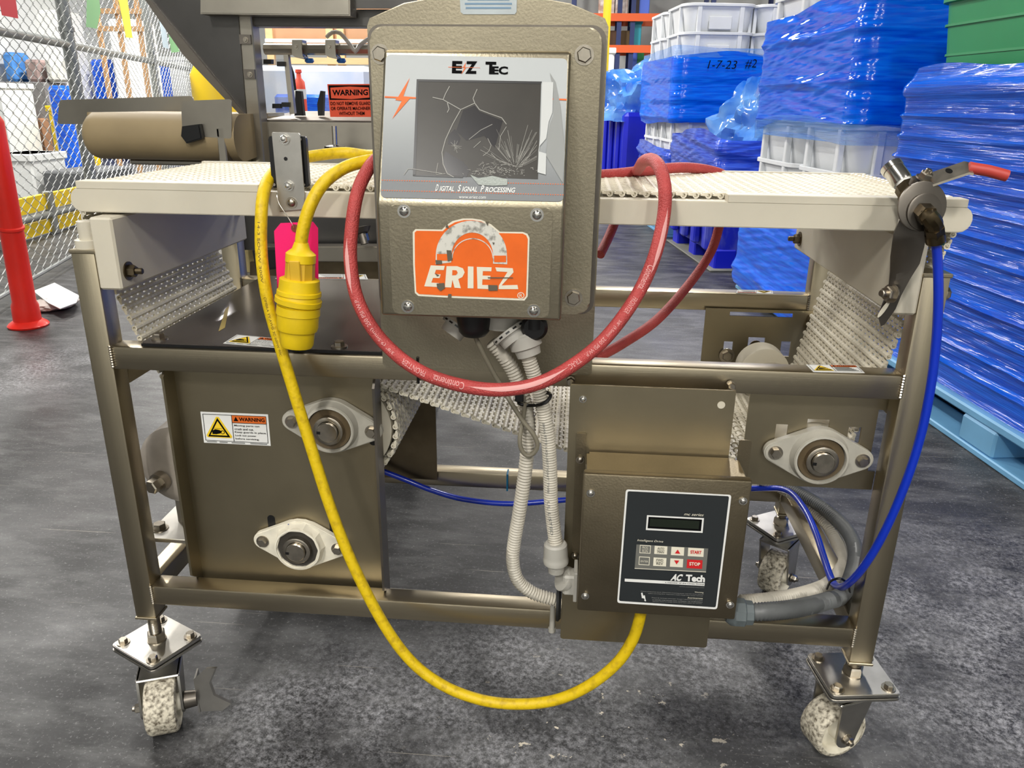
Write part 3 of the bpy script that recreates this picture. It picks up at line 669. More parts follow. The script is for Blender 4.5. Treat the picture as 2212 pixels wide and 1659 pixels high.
# print on the overlay
def OT(parent, s, ul, vb, ur, vb2, ut, vt, m, bold=0, shear=0, k=3): return text(parent, s, OV(ul, vb, k), OV(ur, vb2, k), OV(ut, vt, k), m, bold, shear, off=(0, 0, 0))
OT(ovl, 'E', 976, 158, 998, 158.5, 977, 131.5, 'blackp', .045); OT(ovl, 'Z', 1005, 159, 1030, 159.5, 1006, 132, 'blackp', .045)
OT(ovl, 'T', 1048, 160, 1071, 160.5, 1049, 133, 'blackp', .045); OT(ovl, 'EC', 1063, 160.5, 1097, 161, 1063.5, 143, 'blackp', .04)
bm = newbm()
for pts in (((1007, 134), (1000, 145), (1003, 146), (996, 161), (1007, 146), (1004, 145)), ((968, 144.2), (1037, 146), (1037, 146.6), (968, 145.2)),
            ((885, 168), (860, 209), (831, 207.5), (831, 211), (856, 212), (854, 216), (868, 218), (847, 257), (885, 213), (899, 213), (899, 210), (871, 208)),
            ((1170, 211), (1224, 213.5), (1224, 217), (1170, 214.5))): poly(bm, [OV(u, v, 3.2) for u, v in pts])
obj('orange_flash', bm, 'orange', ovl, smooth=0)
bm = newbm()
for row in (0, 1):
    for i in range(74):
        a = i/73; u = 826+a*390; v = (389+a*9 if row == 0 else 411+a*10); r = 1.3
        if row == 0 and 1010 < u < 1096: continue
        poly(bm, [OV(u+r*math.cos(k*1.257), v+r*math.sin(k*1.257), 3) for k in range(5)])
obj('dotted_lines', bm, 'orange', ovl, smooth=0)
for s, a, b, big in (('D', 940, 948.5, 1), ('IGITAL', 949.5, 983, 0), ('S', 988, 997, 1), ('IGNAL', 998, 1033, 0), ('P', 1037.5, 1047, 1), ('ROCESSING', 1048, 1114, 0)):
    h0 = 412.5+(a-940)*.022; OT(ovl, s, a, h0, b, h0+(b-a)*.022, a, h0-(14.5 if big else 11), 'white', .02, .25)
OT(ovl, 'www.eriez.com', 991, 428.5, 1050, 429.5, 991, 422, 'white', 0, .15)
# lower cover with the emblem
yc = -.1358
bm = newbm(); prism(bm, [P(p.x, p.y, yc) for p in rpoly([(840, 442), (1194, 449), (1186, 686), (849, 677)], 14)], (0, -.0018, 0), .0006); lc = obj('lower_cover', bm, 'enclo', EN)
for u, v in ((873, 456), (1160, 464), (881, 662), (1153, 671)): panscrew(lc, P(u, v, yc-.0018), (0, -1, 0), .0058, spin=random.random()*3)
def LC(u, v, k=0): return P(u, v, yc-.0021-.0004*k)
Z8 = lambda x, y: (800+x*.2532, 420+y*.2532)
out = [(380, 300), (610, 300), (660, 250), (740, 218), (860, 205), (960, 218), (1050, 262), (1105, 320), (1300, 325)]
body = [Z8(*q) for q in [(362, 320), (385, 296), (610, 300), (650, 262), (700, 228), (790, 205), (870, 205), (950, 218), (1030, 255), (1105, 318), (1300, 320), (1340, 335), (1358, 370), (1350, 640), (1342, 870), (1315, 905), (700, 882), (410, 866), (380, 840), (366, 600)]]
bm = newbm(); prism(bm, [LC(u, v) for u, v in body], (0, -.0004, 0)); emb = obj('emblem', bm, 'cream', lc)
bo = [Z8(*q) for q in [(378, 325), (395, 310), (618, 313), (665, 270), (720, 238), (800, 219), (870, 219), (945, 231), (1022, 268), (1095, 330), (1300, 334), (1330, 350), (1343, 380), (1336, 640), (1328, 865), (1308, 888), (700, 866), (415, 850), (392, 830), (380, 600)]]
bm = newbm(); poly(bm, [LC(u, v, 2) for u, v in bo]); obj('emblem_ground', bm, 'orange', emb, smooth=0)
# horseshoe
cxh, cyh = 858, 545
def arcp(cx, cy, rx, ry, n=22, a0=180, a1=360): return [(cx+rx*math.cos(math.radians(a0+(a1-a0)*k/n)), cy+ry*math.sin(math.radians(a0+(a1-a0)*k/n))) for k in range(n+1)]
def band(bm, o, i, k):
    for a, b, c, d in zip(o, o[1:], i[1:], i): poly(bm, [LC(*Z8(*q), k) for q in (a, b, c, d)])
bm = newbm(); o = arcp(862, 520, 304, 296); i = arcp(870, 525, 178, 200); band(bm, o, i, 3); band(bm, [(558, 520), (556, 596)], [(692, 525), (690, 580)], 3); band(bm, [(1048, 528), (1046, 590)], [(1166, 520), (1168, 596)], 3); band(bm, arcp(872, 545, 178, 172), arcp(872, 545, 170, 164), 3)
obj('horseshoe', bm, mat('scuffed_white_print', (216, 214, 204), .6, c2=(140, 138, 130), scale=120, lo=.34, hi=.5), emb, smooth=0)
bm = newbm()
for q in ([(568, 508), (660, 508), (660, 565), (568, 565)], [(1056, 522), (1158, 522), (1158, 578), (1056, 578)]): poly(bm, [LC(*Z8(*z), 4) for z in q])
obj('pole_tips', bm, 'orange', emb, smooth=0)
bm = newbm()
for q in ([(515, 605), (635, 610), (626, 645), (560, 643), (548, 680), (600, 682), (590, 714), (535, 712), (520, 752), (585, 756), (575, 790), (460, 784)],
          [(650, 612), (740, 612), (790, 630), (805, 665), (785, 705), (750, 722), (772, 800), (718, 796), (700, 728), (690, 794), (636, 792)],
          [(832, 614), (880, 616), (880, 802), (830, 800)],
          [(908, 618), (1035, 622), (1032, 656), (960, 654), (958, 692), (1025, 694), (1022, 726), (956, 724), (954, 772), (1026, 774), (1024, 808), (914, 804)],
          [(1066, 622), (1215, 630), (1222, 664), (1120, 776), (1255, 772), (1262, 808), (1094, 808), (1096, 778), (1170, 662), (1078, 656)]): poly(bm, [LC(*Z8(*z), 3) for z in q])
obj('lettering', bm, 'cream', emb, smooth=0)
bm = newbm(); poly(bm, [LC(*Z8(*z), 4) for z in [(700, 645), (735, 648), (745, 668), (730, 688), (698, 690)]]); obj('letter_counter', bm, 'orange', emb, smooth=0)
for q in ([(650, 475), (690, 478), (700, 560), (660, 572)], [(555, 560), (610, 562), (612, 594), (560, 598)], [(565, 760), (630, 755), (636, 800), (600, 825), (570, 800)], [(1005, 772), (1085, 775), (1086, 820), (1008, 822)], [(1040, 408), (1062, 412), (1050, 432)], [(655, 250), (672, 290), (640, 280)], [(980, 232), (1010, 240), (1000, 270)], [(1000, 706), (1215, 708), (1220, 716), (1005, 716)], [(550, 672), (590, 690), (570, 700)], [(665, 850), (692, 850), (690, 885), (660, 885)]): bm = newbm(); poly(bm, [LC(*Z8(*z), 5) for z in q]); obj('worn_spot', bm, 'chip', emb, smooth=0)
bm = newbm(); band(bm, arcp(1284, 862, 30, 28, 18, 0, 360), arcp(1284, 862, 24, 22, 18, 0, 360), 3); obj('registered_ring', bm, 'cream', emb, smooth=0)
u, v = Z8(1272, 878); u2, v2 = Z8(1298, 879); u3, v3 = Z8(1272, 848); text(emb, 'R', LC(u, v, 3), LC(u2, v2, 3), LC(u3, v3, 3), 'cream', 0, 0, (0, 0, 0))
# cable glands under the enclosure
def cyl_part(nm, a, b, r0, r1, m, parent, n=20):
    bm = newbm(); cyl(bm, a, b, r0, r1, n); return obj(nm, bm, m, parent)
yg = -.085
g = P(1024, 690, yg); bm = newbm(); lathe(bm, g+V(0, 0, .02), (0, 0, -1), [(0, .024), (.018, .024), (.030, .022), (.036, .021), (.042, .016)], 20); obj('cable_gland', bm, 'black', EN)
g = P(1155, 705, yg-.01); bm = newbm(); lathe(bm, g+V(0, 0, .028), (0, 0, -1), [(0, .013), (.03, .013)], 16); lathe(bm, g+V(0, .01, 0), (0, -1, 0), [(0, .017), (.016, .018), (.02, .014)], 24); obj('cable_gland', bm, 'black', EN)
def locknut(p, ax, r=.026):
    bm = newbm(); lathe(bm, p, ax, [(0, r), (.007, r)], 28); lathe(bm, Vector(p)+Vector(ax).normalized()*.006, ax, [(0, r*.78), (.012, r*.74)], 24); q = obj('conduit_fitting', bm, 'gland', EN)
    a, b, c = basis(ax); bm = newbm()
    for k in range(14):
        an = 2*math.pi*k/14; d = a*math.cos(an)+b*math.sin(an); t_ = c.cross(d); o = Vector(p)+d*(r+.0002)+c*.0035
        poly(bm, [o+t_*.003+c*.0012, o-t_*.003+c*.0012, o-t_*.003-c*.0012, o+t_*.003-c*.0012])
    obj('slots', bm, 'black', q, smooth=0)
bm = newbm(); g1 = P(1085, 690, -.07); g2 = P(1132, 735, -.075)
lathe(bm, g1+V(0, 0, .02), (0, 0, -1), [(0, .030), (.012, .030), (.013, .026), (.03, .025)], 24); obj('conduit_fitting', bm, 'gland', EN)
locknut(P(1098, 715, -.085), (.62, -.25, -.74)); locknut(P(990, 700, -.06), (-.55, -.3, -.78), .022)
bm = newbm(); lathe(bm, P(1128, 738, -.085)+V(0, 0, .012), (.32, -.12, -.94), [(0, .019), (.004, .022), (.020, .022), (.022, .018), (.032, .0165)], 24); obj('compression_nut', bm, 'gland', EN)
# ================================================================== motor drive on its channel
DC = thing('drive_bracket', 'stainless channel bracket carrying the motor drive box', 'bracket', (.235, -.05, .26))
yd = -.05
bm = newbm(); prism(bm, [V(x, yd, z) for x, z in rrect(.118, .250, .352, .689, .004, 2)], (0, .003, 0), .0006); obj('face_sheet', bm, 'sheet', DC)
for x in (.118, .349): bm = newbm(); prism(bm, [V(x, yd+.002, .256), V(x, -.002, .256), V(x, -.002, .676), V(x, yd+.002, .689)], (.003, 0, 0)); obj('side_flange', bm, 'sheet', DC)
for u, v in ((1259, 862), ): panscrew(DC, P(u, v, yd), (0, -1, 0), .0038)
q = P(1558, 875, yd-.0006); bm = newbm(); lathe(bm, q, (0, 1, 0), [(0, .0055), (.0004, .0055)], 20); obj('hole_disc', bm, 'uhmw', DC)  # white disc drawn in place of a hole with the bright belt behind
for u, v in ((1233, 822), (1578, 832)): bolt(DC, P(u, v, -.004), (0, -1, 0), .0065, .008, 1.1)
bm = newbm(); lathe(bm, P(1207, 1300, -.03), (1, 0, 0), [(-.004, .03), (0, .031), (.004, .026)], 20); obj('rubber_grommet', bm, 'blackm', DC)
q = P(1193, 1340, -.005); bm = newbm(); cyl(bm, q+V(0, 0, .03), q-V(0, 0, .015), .004, .005, 12); cyl(bm, q-V(0, 0, .015), q-V(0, 0, .022), .0065, .006, 12); obj('tie_tail', bm, 'gland', DC)
DB = thing('drive_box', 'square stainless motor drive box with black keypad panel', 'drive box', (.255, -.10, .37))
DX0, DX1, DZ0, DZ1, DY0, DY1 = .141, .3675, .371, .593, -.14, -.052
bm = newbm(); box(bm, (DX0+.006, DY0+.012, DZ0+.005), (DX1-.006, DY1, DZ1-.006), .003); obj('case', bm, 'drive', DB)
bm = newbm(); box(bm, (DX0, DY0, DZ0), (DX1, DY0+.016, DZ1), .003, seg=2); box(bm, (DX0+.003, DY0+.01, DZ1-.012), (DX1-.003, DY1-.012, DZ1-.004), .002); obj('cover', bm, 'drive', DB)
for x0, x1 in ((DX0-.011, DX0+.004), (DX1-.004, DX1+.014)):
    bm = newbm(); prism(bm, [V(x, DY1+.001, z) for x, z in rrect(x0, DZ0+.03, x1, DZ1+.022, .003, 2)], (0, -.002, 0)); obj('mounting_ear', bm, 'drive', DB)
panscrew(DB, P(1253, 993, DY1-.002), (0, -1, 0), .0042, m='bolt'); panscrew(DB, P(1242, 1201, DY1-.002), (0, -1, 0), .0042, m='bolt')
yf = DY0-.0002
for u, v in ((1276, 1065), (1605, 1082), (1264, 1287), (1577, 1306)): panscrew(DB, P(u, v, yf), (0, -1, 0), .0040, spin=random.random()*3)
def D(u, v, k=0): return P(u, v, yf-.0004-.0004*k)
bm = newbm(); prism(bm, [D(p.x, p.y) for p in rpoly([(1352, 1057), (1580, 1069), (1549, 1316), (1333, 1302)], 6)], (0, -.0004, 0)); kp = obj('keypad_panel', bm, 'white', DB)
bm = newbm(); poly(bm, [D(p.x, p.y, 2) for p in rpoly([(1356, 1061), (1575, 1072), (1546, 1312), (1337, 1298)], 4)]); obj('panel_ground', bm, 'panel', kp, smooth=0)
Zk = lambda x, y: (1320+x*.1356, 1040+y*.1356)
Zl = lambda x, y: (1300+x*.1356, 1200+y*.1356)
def kq(nm, pts, m, k, z=Zk, par=kp): bm = newbm(); poly(bm, [D(*z(*q), k) for q in pts]); return obj(nm, bm, m, par, smooth=0)
kq('display_border', ((572, 537), (1480, 584), (1458, 820), (554, 773)), 'white', 3); kq('display_bezel', ((598, 563), (1450, 608), (1432, 792), (582, 745)), 'blackp', 4); kq('lcd_glass', ((622, 590), (1410, 630), (1395, 760), (612, 715)), 'lcd', 5)
kq('key_field', ((405, 1003), (1548, 1068), (1512, 1445), (375, 1385)), mat('grey_key_field', (110, 110, 104), .5), 3)
kq('field_edge', ((375, 1380), (1512, 1438), (1512, 1448), (375, 1390)), 'cream', 4)
def kt(s, a, m, z=Zk, bold=0, shear=0, k=7, par=kp):
    (x0, y0), (x1, y1), (x2, y2) = a; return text(par, s, D(*z(x0, y0), k), D(*z(x1, y1), k), D(*z(x2, y2), k), m, bold, shear, (0, 0, 0))
keys = [((460, 1010, 175, 140), 'line', ('PROG', 'RUN')), ((695, 1024, 203, 138), 'cream', ('AUTO', 'MAN')), ((962, 1040, 205, 140), 'cream', 'up'), ((1230, 1055, 250, 142), 'cream', 'START'),
        ((447, 1194, 172, 142), 'line', ('ENTER',)), ((678, 1210, 205, 142), 'cream', ('FWD', 'REV')), ((945, 1224, 205, 142), 'cream', 'dn'), ((1212, 1242, 246, 145), 'redp', 'STOP')]
for (x, y, w, h), m, s in keys:
    sl = w*.055; c = ((x, y), (x+w, y+sl), (x+w-8, y+sl+h-8), (x-9, y+h-8))
    ko = kq('button', c, 'cream' if m == 'line' else m, 4)
    if m == 'line':
        q = [(x+10, y+12), (x+w-12, y+sl+12), (x+w-20, y+sl+h-20), (x+2, y+h-20)]; kq('button_face', q, mat('grey_key_field', (110, 110, 104)), 5, par=ko)
    tm = 'cream' if m in ('line', 'redp') else 'blackp'
    if s == 'up': kq('arrow', ((x+100, y+45), (x+140, y+112), (x+55, y+107)), 'redp', 6, par=ko)
    elif s == 'dn': kq('arrow', ((x+60, y+32), (x+142, y+37), (x+98, y+98)), 'redp', 6, par=ko)
    elif isinstance(s, str): kt(s, ((x+34, y+95), (x+w-40, y+105), (x+36, y+42)), 'redp' if s == 'START' else 'cream', bold=.03, par=ko)
    elif len(s) == 1: kt(s[0], ((x+24, y+90), (x+w-30, y+97), (x+26, y+62)), tm, par=ko)
    else:
        kt(s[0], ((x+w*.22, y+58), (x+w*.74, y+64), (x+w*.23, y+24)), tm, par=ko); kt(s[1], ((x+w*.22, y+116), (x+w*.72, y+122), (x+w*.23, y+80)), tm, par=ko)
        kq('divider', ((x+w*.17, y+68), (x+w*.78, y+75), (x+w*.78, y+79), (x+w*.17, y+72)), tm, 6, par=ko)
kt('mc series', ((1160, 540), (1480, 556), (1166, 500)), 'cream', shear=.35); kt('Intelligent Drive', ((412, 960), (835, 985), (416, 918)), 'cream', shear=.3)
kt('AC', ((1088, 400), (1290, 410), (1098, 290)), 'white', Zl, .05, .3); kt('Tech', ((1335, 412), (1640, 428), (1342, 302)), 'white', Zl, .05)
kq('name_bar', ((366, 368), (1640, 438), (1634, 486), (364, 414)), 'white', 3, Zl)
kt('a member of the Lenze Group', ((1008, 442), (1628, 475), (1010, 418)), 'blackp', Zl, .01); kt('www.actechdrives.com', ((1234, 500), (1628, 520), (1236, 482)), 'greyp', Zl)
kt('Warning', ((1478, 598), (1618, 606), (1480, 572)), 'cream', Zl); kt('Avertissement', ((1366, 684), (1608, 696), (1368, 660)), 'cream', Zl)
mg = mat('faint_print', (150, 150, 146), .6)
for s, a in (('Hazard of electrical shock. Disconnect incoming power and wait three minutes', ((622, 578), (1620, 632), (623, 562))), ('before servicing drive. Capacitors retain charge after power removal.', ((740, 612), (1612, 656), (741, 596))), ('Risque de decharge electrique. Couper l alimentation principale', ((795, 682), (1604, 724), (796, 664))), ('et attendre trois minutes avant verification. Les condensateurs', ((806, 712), (1602, 750), (807, 694))), ('peuvent retenir la charge meme apres interruption du courant.', ((812, 738), (1592, 776), (813, 722)))): kt(s, a, mg, Zl)
kq('shock_symbol', ((625, 596), (648, 590), (658, 640), (685, 632), (695, 690), (706, 725), (690, 732), (676, 712), (682, 692), (660, 680), (638, 680)), 'white', 4, Zl)
# ================================================================== motor behind the left flange
MO = thing('gear_motor', 'grey painted gear motor with hex plug behind the left sheet flange', 'motor', (-.56, .2, .27))
mc = P(385, 1008, .10)
bm = newbm(); lathe(bm, mc, (0, 1, 0), [(-.012, .03), (-.010, .05), (-.004, .066), (.006, .074), (.10, .076), (.20, .076), (.21, .06)], 36); obj('housing', bm, 'motor', MO)
q = P(352, 1035, .088)
bm = newbm(); lathe(bm, q+V(0, .03, 0), (-.25, -1, -.1), [(0, .033), (.022, .028), (.026, .020)], 11); obj('boss', bm, 'motor', MO)
bm = newbm(); lathe(bm, q, (-.25, -1, -.1), [(0, .0175), (.014, .0175)], 20); lathe(bm, q, (-.25, -1, -.1), [(.012, .013), (.030, .013), (.032, .011)], 6); obj('hex_plug', bm, 'bolt', MO)
z0 = .318
bm = newbm(); box(bm, (-.634, .06, z0), (-.50, .30, z0+.008), .001); box(bm, (-.60, .12, z0+.006), (-.53, .28, mc.z-.05), .002); ft = obj('foot_bracket', bm, 'zinc', MO)
bolt(ft, PZ(345, 1142, z0+.008), (0, 0, 1), .012, .010, 1.3)
bm = newbm(); box(bm, (XL+T-.002, .18, ZB-T), (-.30, .18+T, ZB), .003); obj('rail', bm, 'steel', FR)
bm = newbm(); box(bm, (-.60, .19, ZB-.002), (-.55, .21, .32), .002); obj('riser', bm, 'zinc', MO)
# ================================================================== hoses, cords, conduits
def pts3(l): return [P(u, v, y) for u, v, y in l]
def frames(pts):
    s = [0]
    for a, b in zip(pts, pts[1:]): s.append(s[-1]+(b-a).length)
    return s
def hose_text(parent, pts, s, s0, length, height, r, m, flip=False, bold=0, lift=.0004, side=0.0):
    S = frames(pts); vs, fs, asp = textmesh(s, bold)
    def at(d):
        d = max(0, min(S[-1]-1e-6, d)); lo, hi = 0, len(S)-1
        while hi-lo > 1:
            mid = (lo+hi)//2
            if S[mid] <= d: lo = mid
            else: hi = mid
        t = (d-S[lo])/(S[lo+1]-S[lo]); p = pts[lo].lerp(pts[lo+1], t); tg = (pts[min(lo+2, len(pts)-1)]-pts[max(lo-1, 0)]).normalized(); return p, tg
    def fn(x, y):
        if flip: x, y = 1-x, 1-y
        p, tg = at(s0+x*length); nn = (OUT-tg*OUT.dot(tg)).normalized(); bb = nn.cross(tg)
        an = ((y-.5)*height/r)+side
        return p+(nn*math.cos(an)+bb*math.sin(an))*(r+lift)
    bm = newbm(); mapmesh(bm, vs, fs, fn); return obj('lettering', bm, m, parent, smooth=0)
OUT = V(.0, -1, .35).normalized()
# red air hose: one coil hung over bed and enclosure
hp = [(1285, 775, .20), (1345, 742, .25), (1420, 690, .33), (1490, 612, .43), (1535, 545, .475), (1556, 480, .485), (1572, 415, .485), (1572, 388, .475), (1545, 371, .44), (1480, 362, .37), (1400, 368, .32), (1300, 378, .28), (1100, 385, .16), (930, 372, .05), (850, 340, .016), (812, 346, .008), (786, 382, -.022), (770, 425, -.046), (760, 490, -.062), (757, 560, -.075), (770, 640, -.088), (805, 710, -.098), (855, 765, -.108), (910, 803, -.125), (970, 826, -.145), (1040, 840, -.158), (1100, 841, -.158), (1160, 829, -.150), (1220, 800, -.130), (1290, 748, -.10), (1345, 685, -.075), (1390, 612, -.052), (1418, 540, -.035), (1434, 465, -.018), (1436, 405, -.006), (1425, 362, .02), (1408, 345, .07), (1390, 349, .14), (1381, 362, .24), (1372, 374, .34), (1358, 384, .44), (1345, 412, .475), (1335, 460, .475), (1318, 505, .44), (1296, 550, .38)]
HP = spline(pts3(hp), .004)
bm = newbm(); tube(bm, HP, .0092, 14); hose = obj('air_hose', bm, 'hose', None, 'red rubber air hose looped in front of the control enclosure', 'hose')
S = frames(HP)
def near(u, v):
    best = None
    for i, p in enumerate(HP):
        d = p-CAMPOS; w = d.dot(CF); uu = 1106+FPX*d.dot(CR)/w; vv = 829.5-FPX*d.dot(CU)/w; e = (uu-u)**2+(vv-v)**2+(0 if p.y < .03 else 1e6)
        if best is None or e < best[0]: best = (e, i)
    return S[best[1]]
def ht(s, a, b, flip=False, h=.0075, side=0, bold=0.005): sa, sb = near(*a), near(*b); hose_text(hose, HP, s, min(sa, sb), abs(sb-sa), h, .0092, 'print_', flip, bold, side=side)
ht("Continental", (942, 812), (1012, 830), True, .0095); ht('FRONTIER', (880, 778), (926, 803), True); ht('3/8" (9.5mm)', (815, 706), (862, 756), True, .0055); ht('250 PSI W.P.', (786, 640), (814, 700), True, .0055)
ht('TRAC', (1222, 792), (1248, 776), True, .007); ht('250 PSI W.P.', (1258, 770), (1300, 734), True, .0055); ht('3/8" (9.5mm)', (1305, 730), (1335, 697), True, .0055); ht('FRONTIER', (1350, 680), (1368, 645), True, .007); ht('Continental', (1382, 630), (1408, 580), True, .0095)
def stripe(a, b, side=.15, w=.34):
    sa, sb = near(*a), near(*b); sa, sb = min(sa, sb), max(sa, sb); n = 40; bm = newbm(); prev = None
    for k in range(n+1):
        d = sa+(sb-sa)*k/n; i = min(range(len(S)), key=lambda j: abs(S[j]-d)); p = HP[i]; tg = (HP[min(i+2, len(HP)-1)]-HP[max(i-2, 0)]).normalized()
        nn = (OUT-tg*OUT.dot(tg)).normalized(); bb = tg.cross(nn); ww = w*min(1, 3.2*min(k, n-k)/n)+.004
        row = [bm.verts.new(p+(nn*math.cos(side+x)+bb*math.sin(side+x))*.0096) for x in (-ww, -ww/2, 0, ww/2, ww)]
        if prev:
            for j in range(4): bm.faces.new((prev[j], prev[j+1], row[j+1], row[j]))
        prev = row
    obj('printed_stripe', bm, 'print_', hose)
stripe((1018, 834), (1222, 795), -.1); stripe((757, 515), (778, 628), .25, .3); stripe((1395, 590), (1432, 450), .35, .3)
# yellow power cord with its plug
yp = [(650, 528, -.052), (656, 490, -.050), (672, 440, -.044), (700, 395, -.030), (745, 362, -.010), (800, 347, .011), (870, 340, .03), (900, 336, .07), (850, 330, .10), (800, 336, .13), (745, 330, .14), (690, 335, .12), (640, 345, .085), (602, 364, .062), (581, 387, .035), (570, 415, .006), (565, 455, -.014), (564, 530, -.026), (570, 600, -.037), (583, 670, -.040), (606, 750, -.044), (633, 840, -.046), (670, 960, -.05), (715, 1100, -.058), (765, 1225, -.066), (830, 1350, -.075), (890, 1430, -.082), (960, 1482, -.088), (1040, 1512, -.093), (1120, 1521, -.097), (1200, 1512, -.100), (1270, 1482, -.102), (1330, 1435, -.102), (1365, 1385, -.100), (1382, 1335, -.098), (1386, 1300, -.098)]
YC = spline(pts3(yp), .006); bm = newbm(); tube(bm, YC, .0088, 14); cord = obj('power_cord', bm, 'yellow', None, 'thick yellow power cord hanging in a long loop to the drive box', 'cord')
S2 = HP; HPs = HP; HP = YC; S = frames(HP)
for s, a, b, h, fl in (('14-3 SOOW 300V', (566, 480), (573, 610), .0035, False), ('OMBRA YY AWG 3C 600W 90C', (576, 640), (612, 770), .0035, False)):
    sa, sb = near(*a), near(*b); hose_text(cord, HP, s, sa, sb-sa, h, .0088, mat('dark_yellow_print', (120, 100, 20), .6), fl, 0, .0003)
HP = HPs; S = frames(HP)
bm = newbm(); q = P(1386, 1338, -.098); lathe(bm, V(q.x, q.y, DZ0-.003), (0, 0, 1), [(0, .012), (.004, .013)], 20); obj('strain_relief', bm, 'glandd', cord)
PL = thing('plug_connector', 'yellow locking plug and connector body hanging beside the pink tag', 'plug', tuple(P(640, 745, -.052)))
a = P(651, 524, -.052); b = P(641, 748, -.060); ax = (b-a); Lp = ax.length
def prof(l): return [(d*Lp, r) for d, r in l]
bm = newbm(); lathe(bm, a, ax, prof([(0, .0095), (.02, .0105), (.06, .0125), (.09, .018), (.105, .0205), (.18, .0208), (.185, .0195)]), 32); obj('cord_grip', bm, 'yplug', PL)
bm = newbm(); lathe(bm, a, ax, prof([(.18, .0200), (.335, .0206), (.345, .0200)]), 10); obj('plug_body', bm, 'yplug2', PL, smooth=20)
bm = newbm(); lathe(bm, a, ax, prof([(.335, .0245), (.345, .0275), (.45, .0285), (.455, .0305), (.49, .0310), (.495, .029), (.51, .030), (.545, .0305)]), 36); obj('locking_ring', bm, 'yplug', PL)
fl_ax = (ax.normalized()+V(.10, .0, .0)).normalized()
bm = newbm(); lathe(bm, a+ax*.535+V(0, 0, .002), (ax.normalized()+V(-.08, 0, 0)).normalized(), [(0, .0305), (.001, .0325), (.008, .0325), (.009, .0300), (.012, .0285)], 36); obj('sealing_flange', bm, 'yplug', PL)
bm = newbm(); lathe(bm, a, ax, prof([(.60, .0285), (.605, .0300), (.68, .0305), (.685, .0290), (.80, .0290), (.835, .0275), (.84, .0245), (.97, .0235), (1.0, .0215)]), 36); obj('connector_body', bm, 'yplug', PL)
bm = newbm(); q = a+ax*.26; box(bm, (-.0075, -.0215, -.017), (.0075, -.0190, .017), .002, Matrix.Translation(q)); obj('grip_window', bm, 'yplug2', PL)
# pink tag with wire
TG = thing('inspection_tag', 'bright pink card tag wired to the sensor bracket', 'tag', tuple(P(640, 640, -.022)))
yt = -.020
bm = newbm(); prism(bm, [P(u, v, yt) for u, v in ((606, 482), (676, 479), (687, 493), (688, 640), (600, 640), (592, 499))], (0, .0006, 0)); obj('card', bm, 'pink', TG)
bm = newbm(); lathe(bm, P(637, 493, yt-.0003), (0, -1, 0), [(0, .0055), (.0005, .0055)], 20); obj('eyelet', bm, 'eyelet', TG)
bm = newbm(); tube(bm, spline(pts3([(600, 415, -.006), (598, 420, -.012), (603, 440, -.018), (618, 463, -.022), (630, 482, -.0235), (635, 492, -.0225)]), .004), .0006, 6); obj('tie_wire', bm, 'chrome', TG)
# sensor / reflector bracket
SB = thing('sensor_bracket', 'upright stainless bracket with black reflector screwed to the bed', 'bracket', tuple(P(628, 455, BY0)))
ys = BY0-.001
bm = newbm(); prism(bm, [P(u, v, ys) for u, v in ((588, 288), (590, 285), (646, 287), (649, 291), (659, 420), (657, 452), (605, 456), (601, 420))], (0, -.0025, 0), .0006); obj('strap', bm, 'zinc', SB)
bm = newbm(); prism(bm, [P(p.x, p.y, ys+.004) for p in rpoly([(579, 294), (660, 294), (668, 404), (588, 406)], 7)], (0, .008, 0), .001); obj('reflector_plate', bm, 'black', SB)
for u, v in ((615, 300), (624, 401)): bolt(SB, P(u, v, ys-.0025), (0, -1, 0), .0058, .006, 1.3, .003, m='chrome')
panscrew(SB, P(630, 438, ys-.0025), (0, -1, 0), .0058, m='bolt')
bm = newbm(); lathe(bm, P(617, 343, ys-.0029), (0, -1, 0), [(0, .0027), (.0002, .0027)], 14); obj('hole', bm, 'black', SB)
for u, v in ((648, 301), (592, 399), (656, 399)): bm = newbm(); lathe(bm, P(u, v, ys+.0035), (0, -1, 0), [(0, .0022), (.0006, .0022)], 12); obj('rivet', bm, 'gland', SB)
# conduits
def conduit(nm, label, l, r, m, pitch=.0034, amp=.0006, cat='conduit', group=None):
    p = resample(spline(pts3(l), .003), pitch/2); bm = newbm(); tube(bm, p, lambda i: r+(amp if i % 2 else -amp), 14); return obj(nm, bm, m, None, label, cat, group, smooth=80)
c1_ = conduit('flexible_conduit', 'light grey ribbed conduit curving into the bracket side', [(1062, 738, -.070), (1085, 765, -.068), (1108, 800, -.064), (1128, 850, -.062), (1141, 905, -.062), (1140, 960, -.062), (1133, 1030, -.060), (1122, 1105, -.056), (1111, 1170, -.050), (1108, 1215, -.046), (1120, 1255, -.042), (1150, 1280, -.038), (1185, 1292, -.034), (1206, 1297, -.032)], .0098, 'cond', .0050, .0011)
c2_ = conduit('flexible_conduit', 'light grey ribbed conduit dropping to the connector beside the drive box', [(1130, 740, -.088), (1142, 775, -.088), (1158, 825, -.086), (1172, 875, -.085), (1183, 940, -.084), (1188, 1010, -.083), (1190, 1080, -.082), (1196, 1140, -.082), (1203, 1190, -.083)], .0098, 'cond', .0040, .0009)
S = None
cp = resample(spline(pts3([(1130, 740, -.088), (1142, 775, -.088), (1158, 825, -.086), (1172, 875, -.085), (1183, 940, -.084), (1188, 1010, -.083), (1190, 1080, -.082), (1196, 1140, -.082), (1203, 1190, -.083)]), .003), .003)
Ls = frames(cp)[-1]
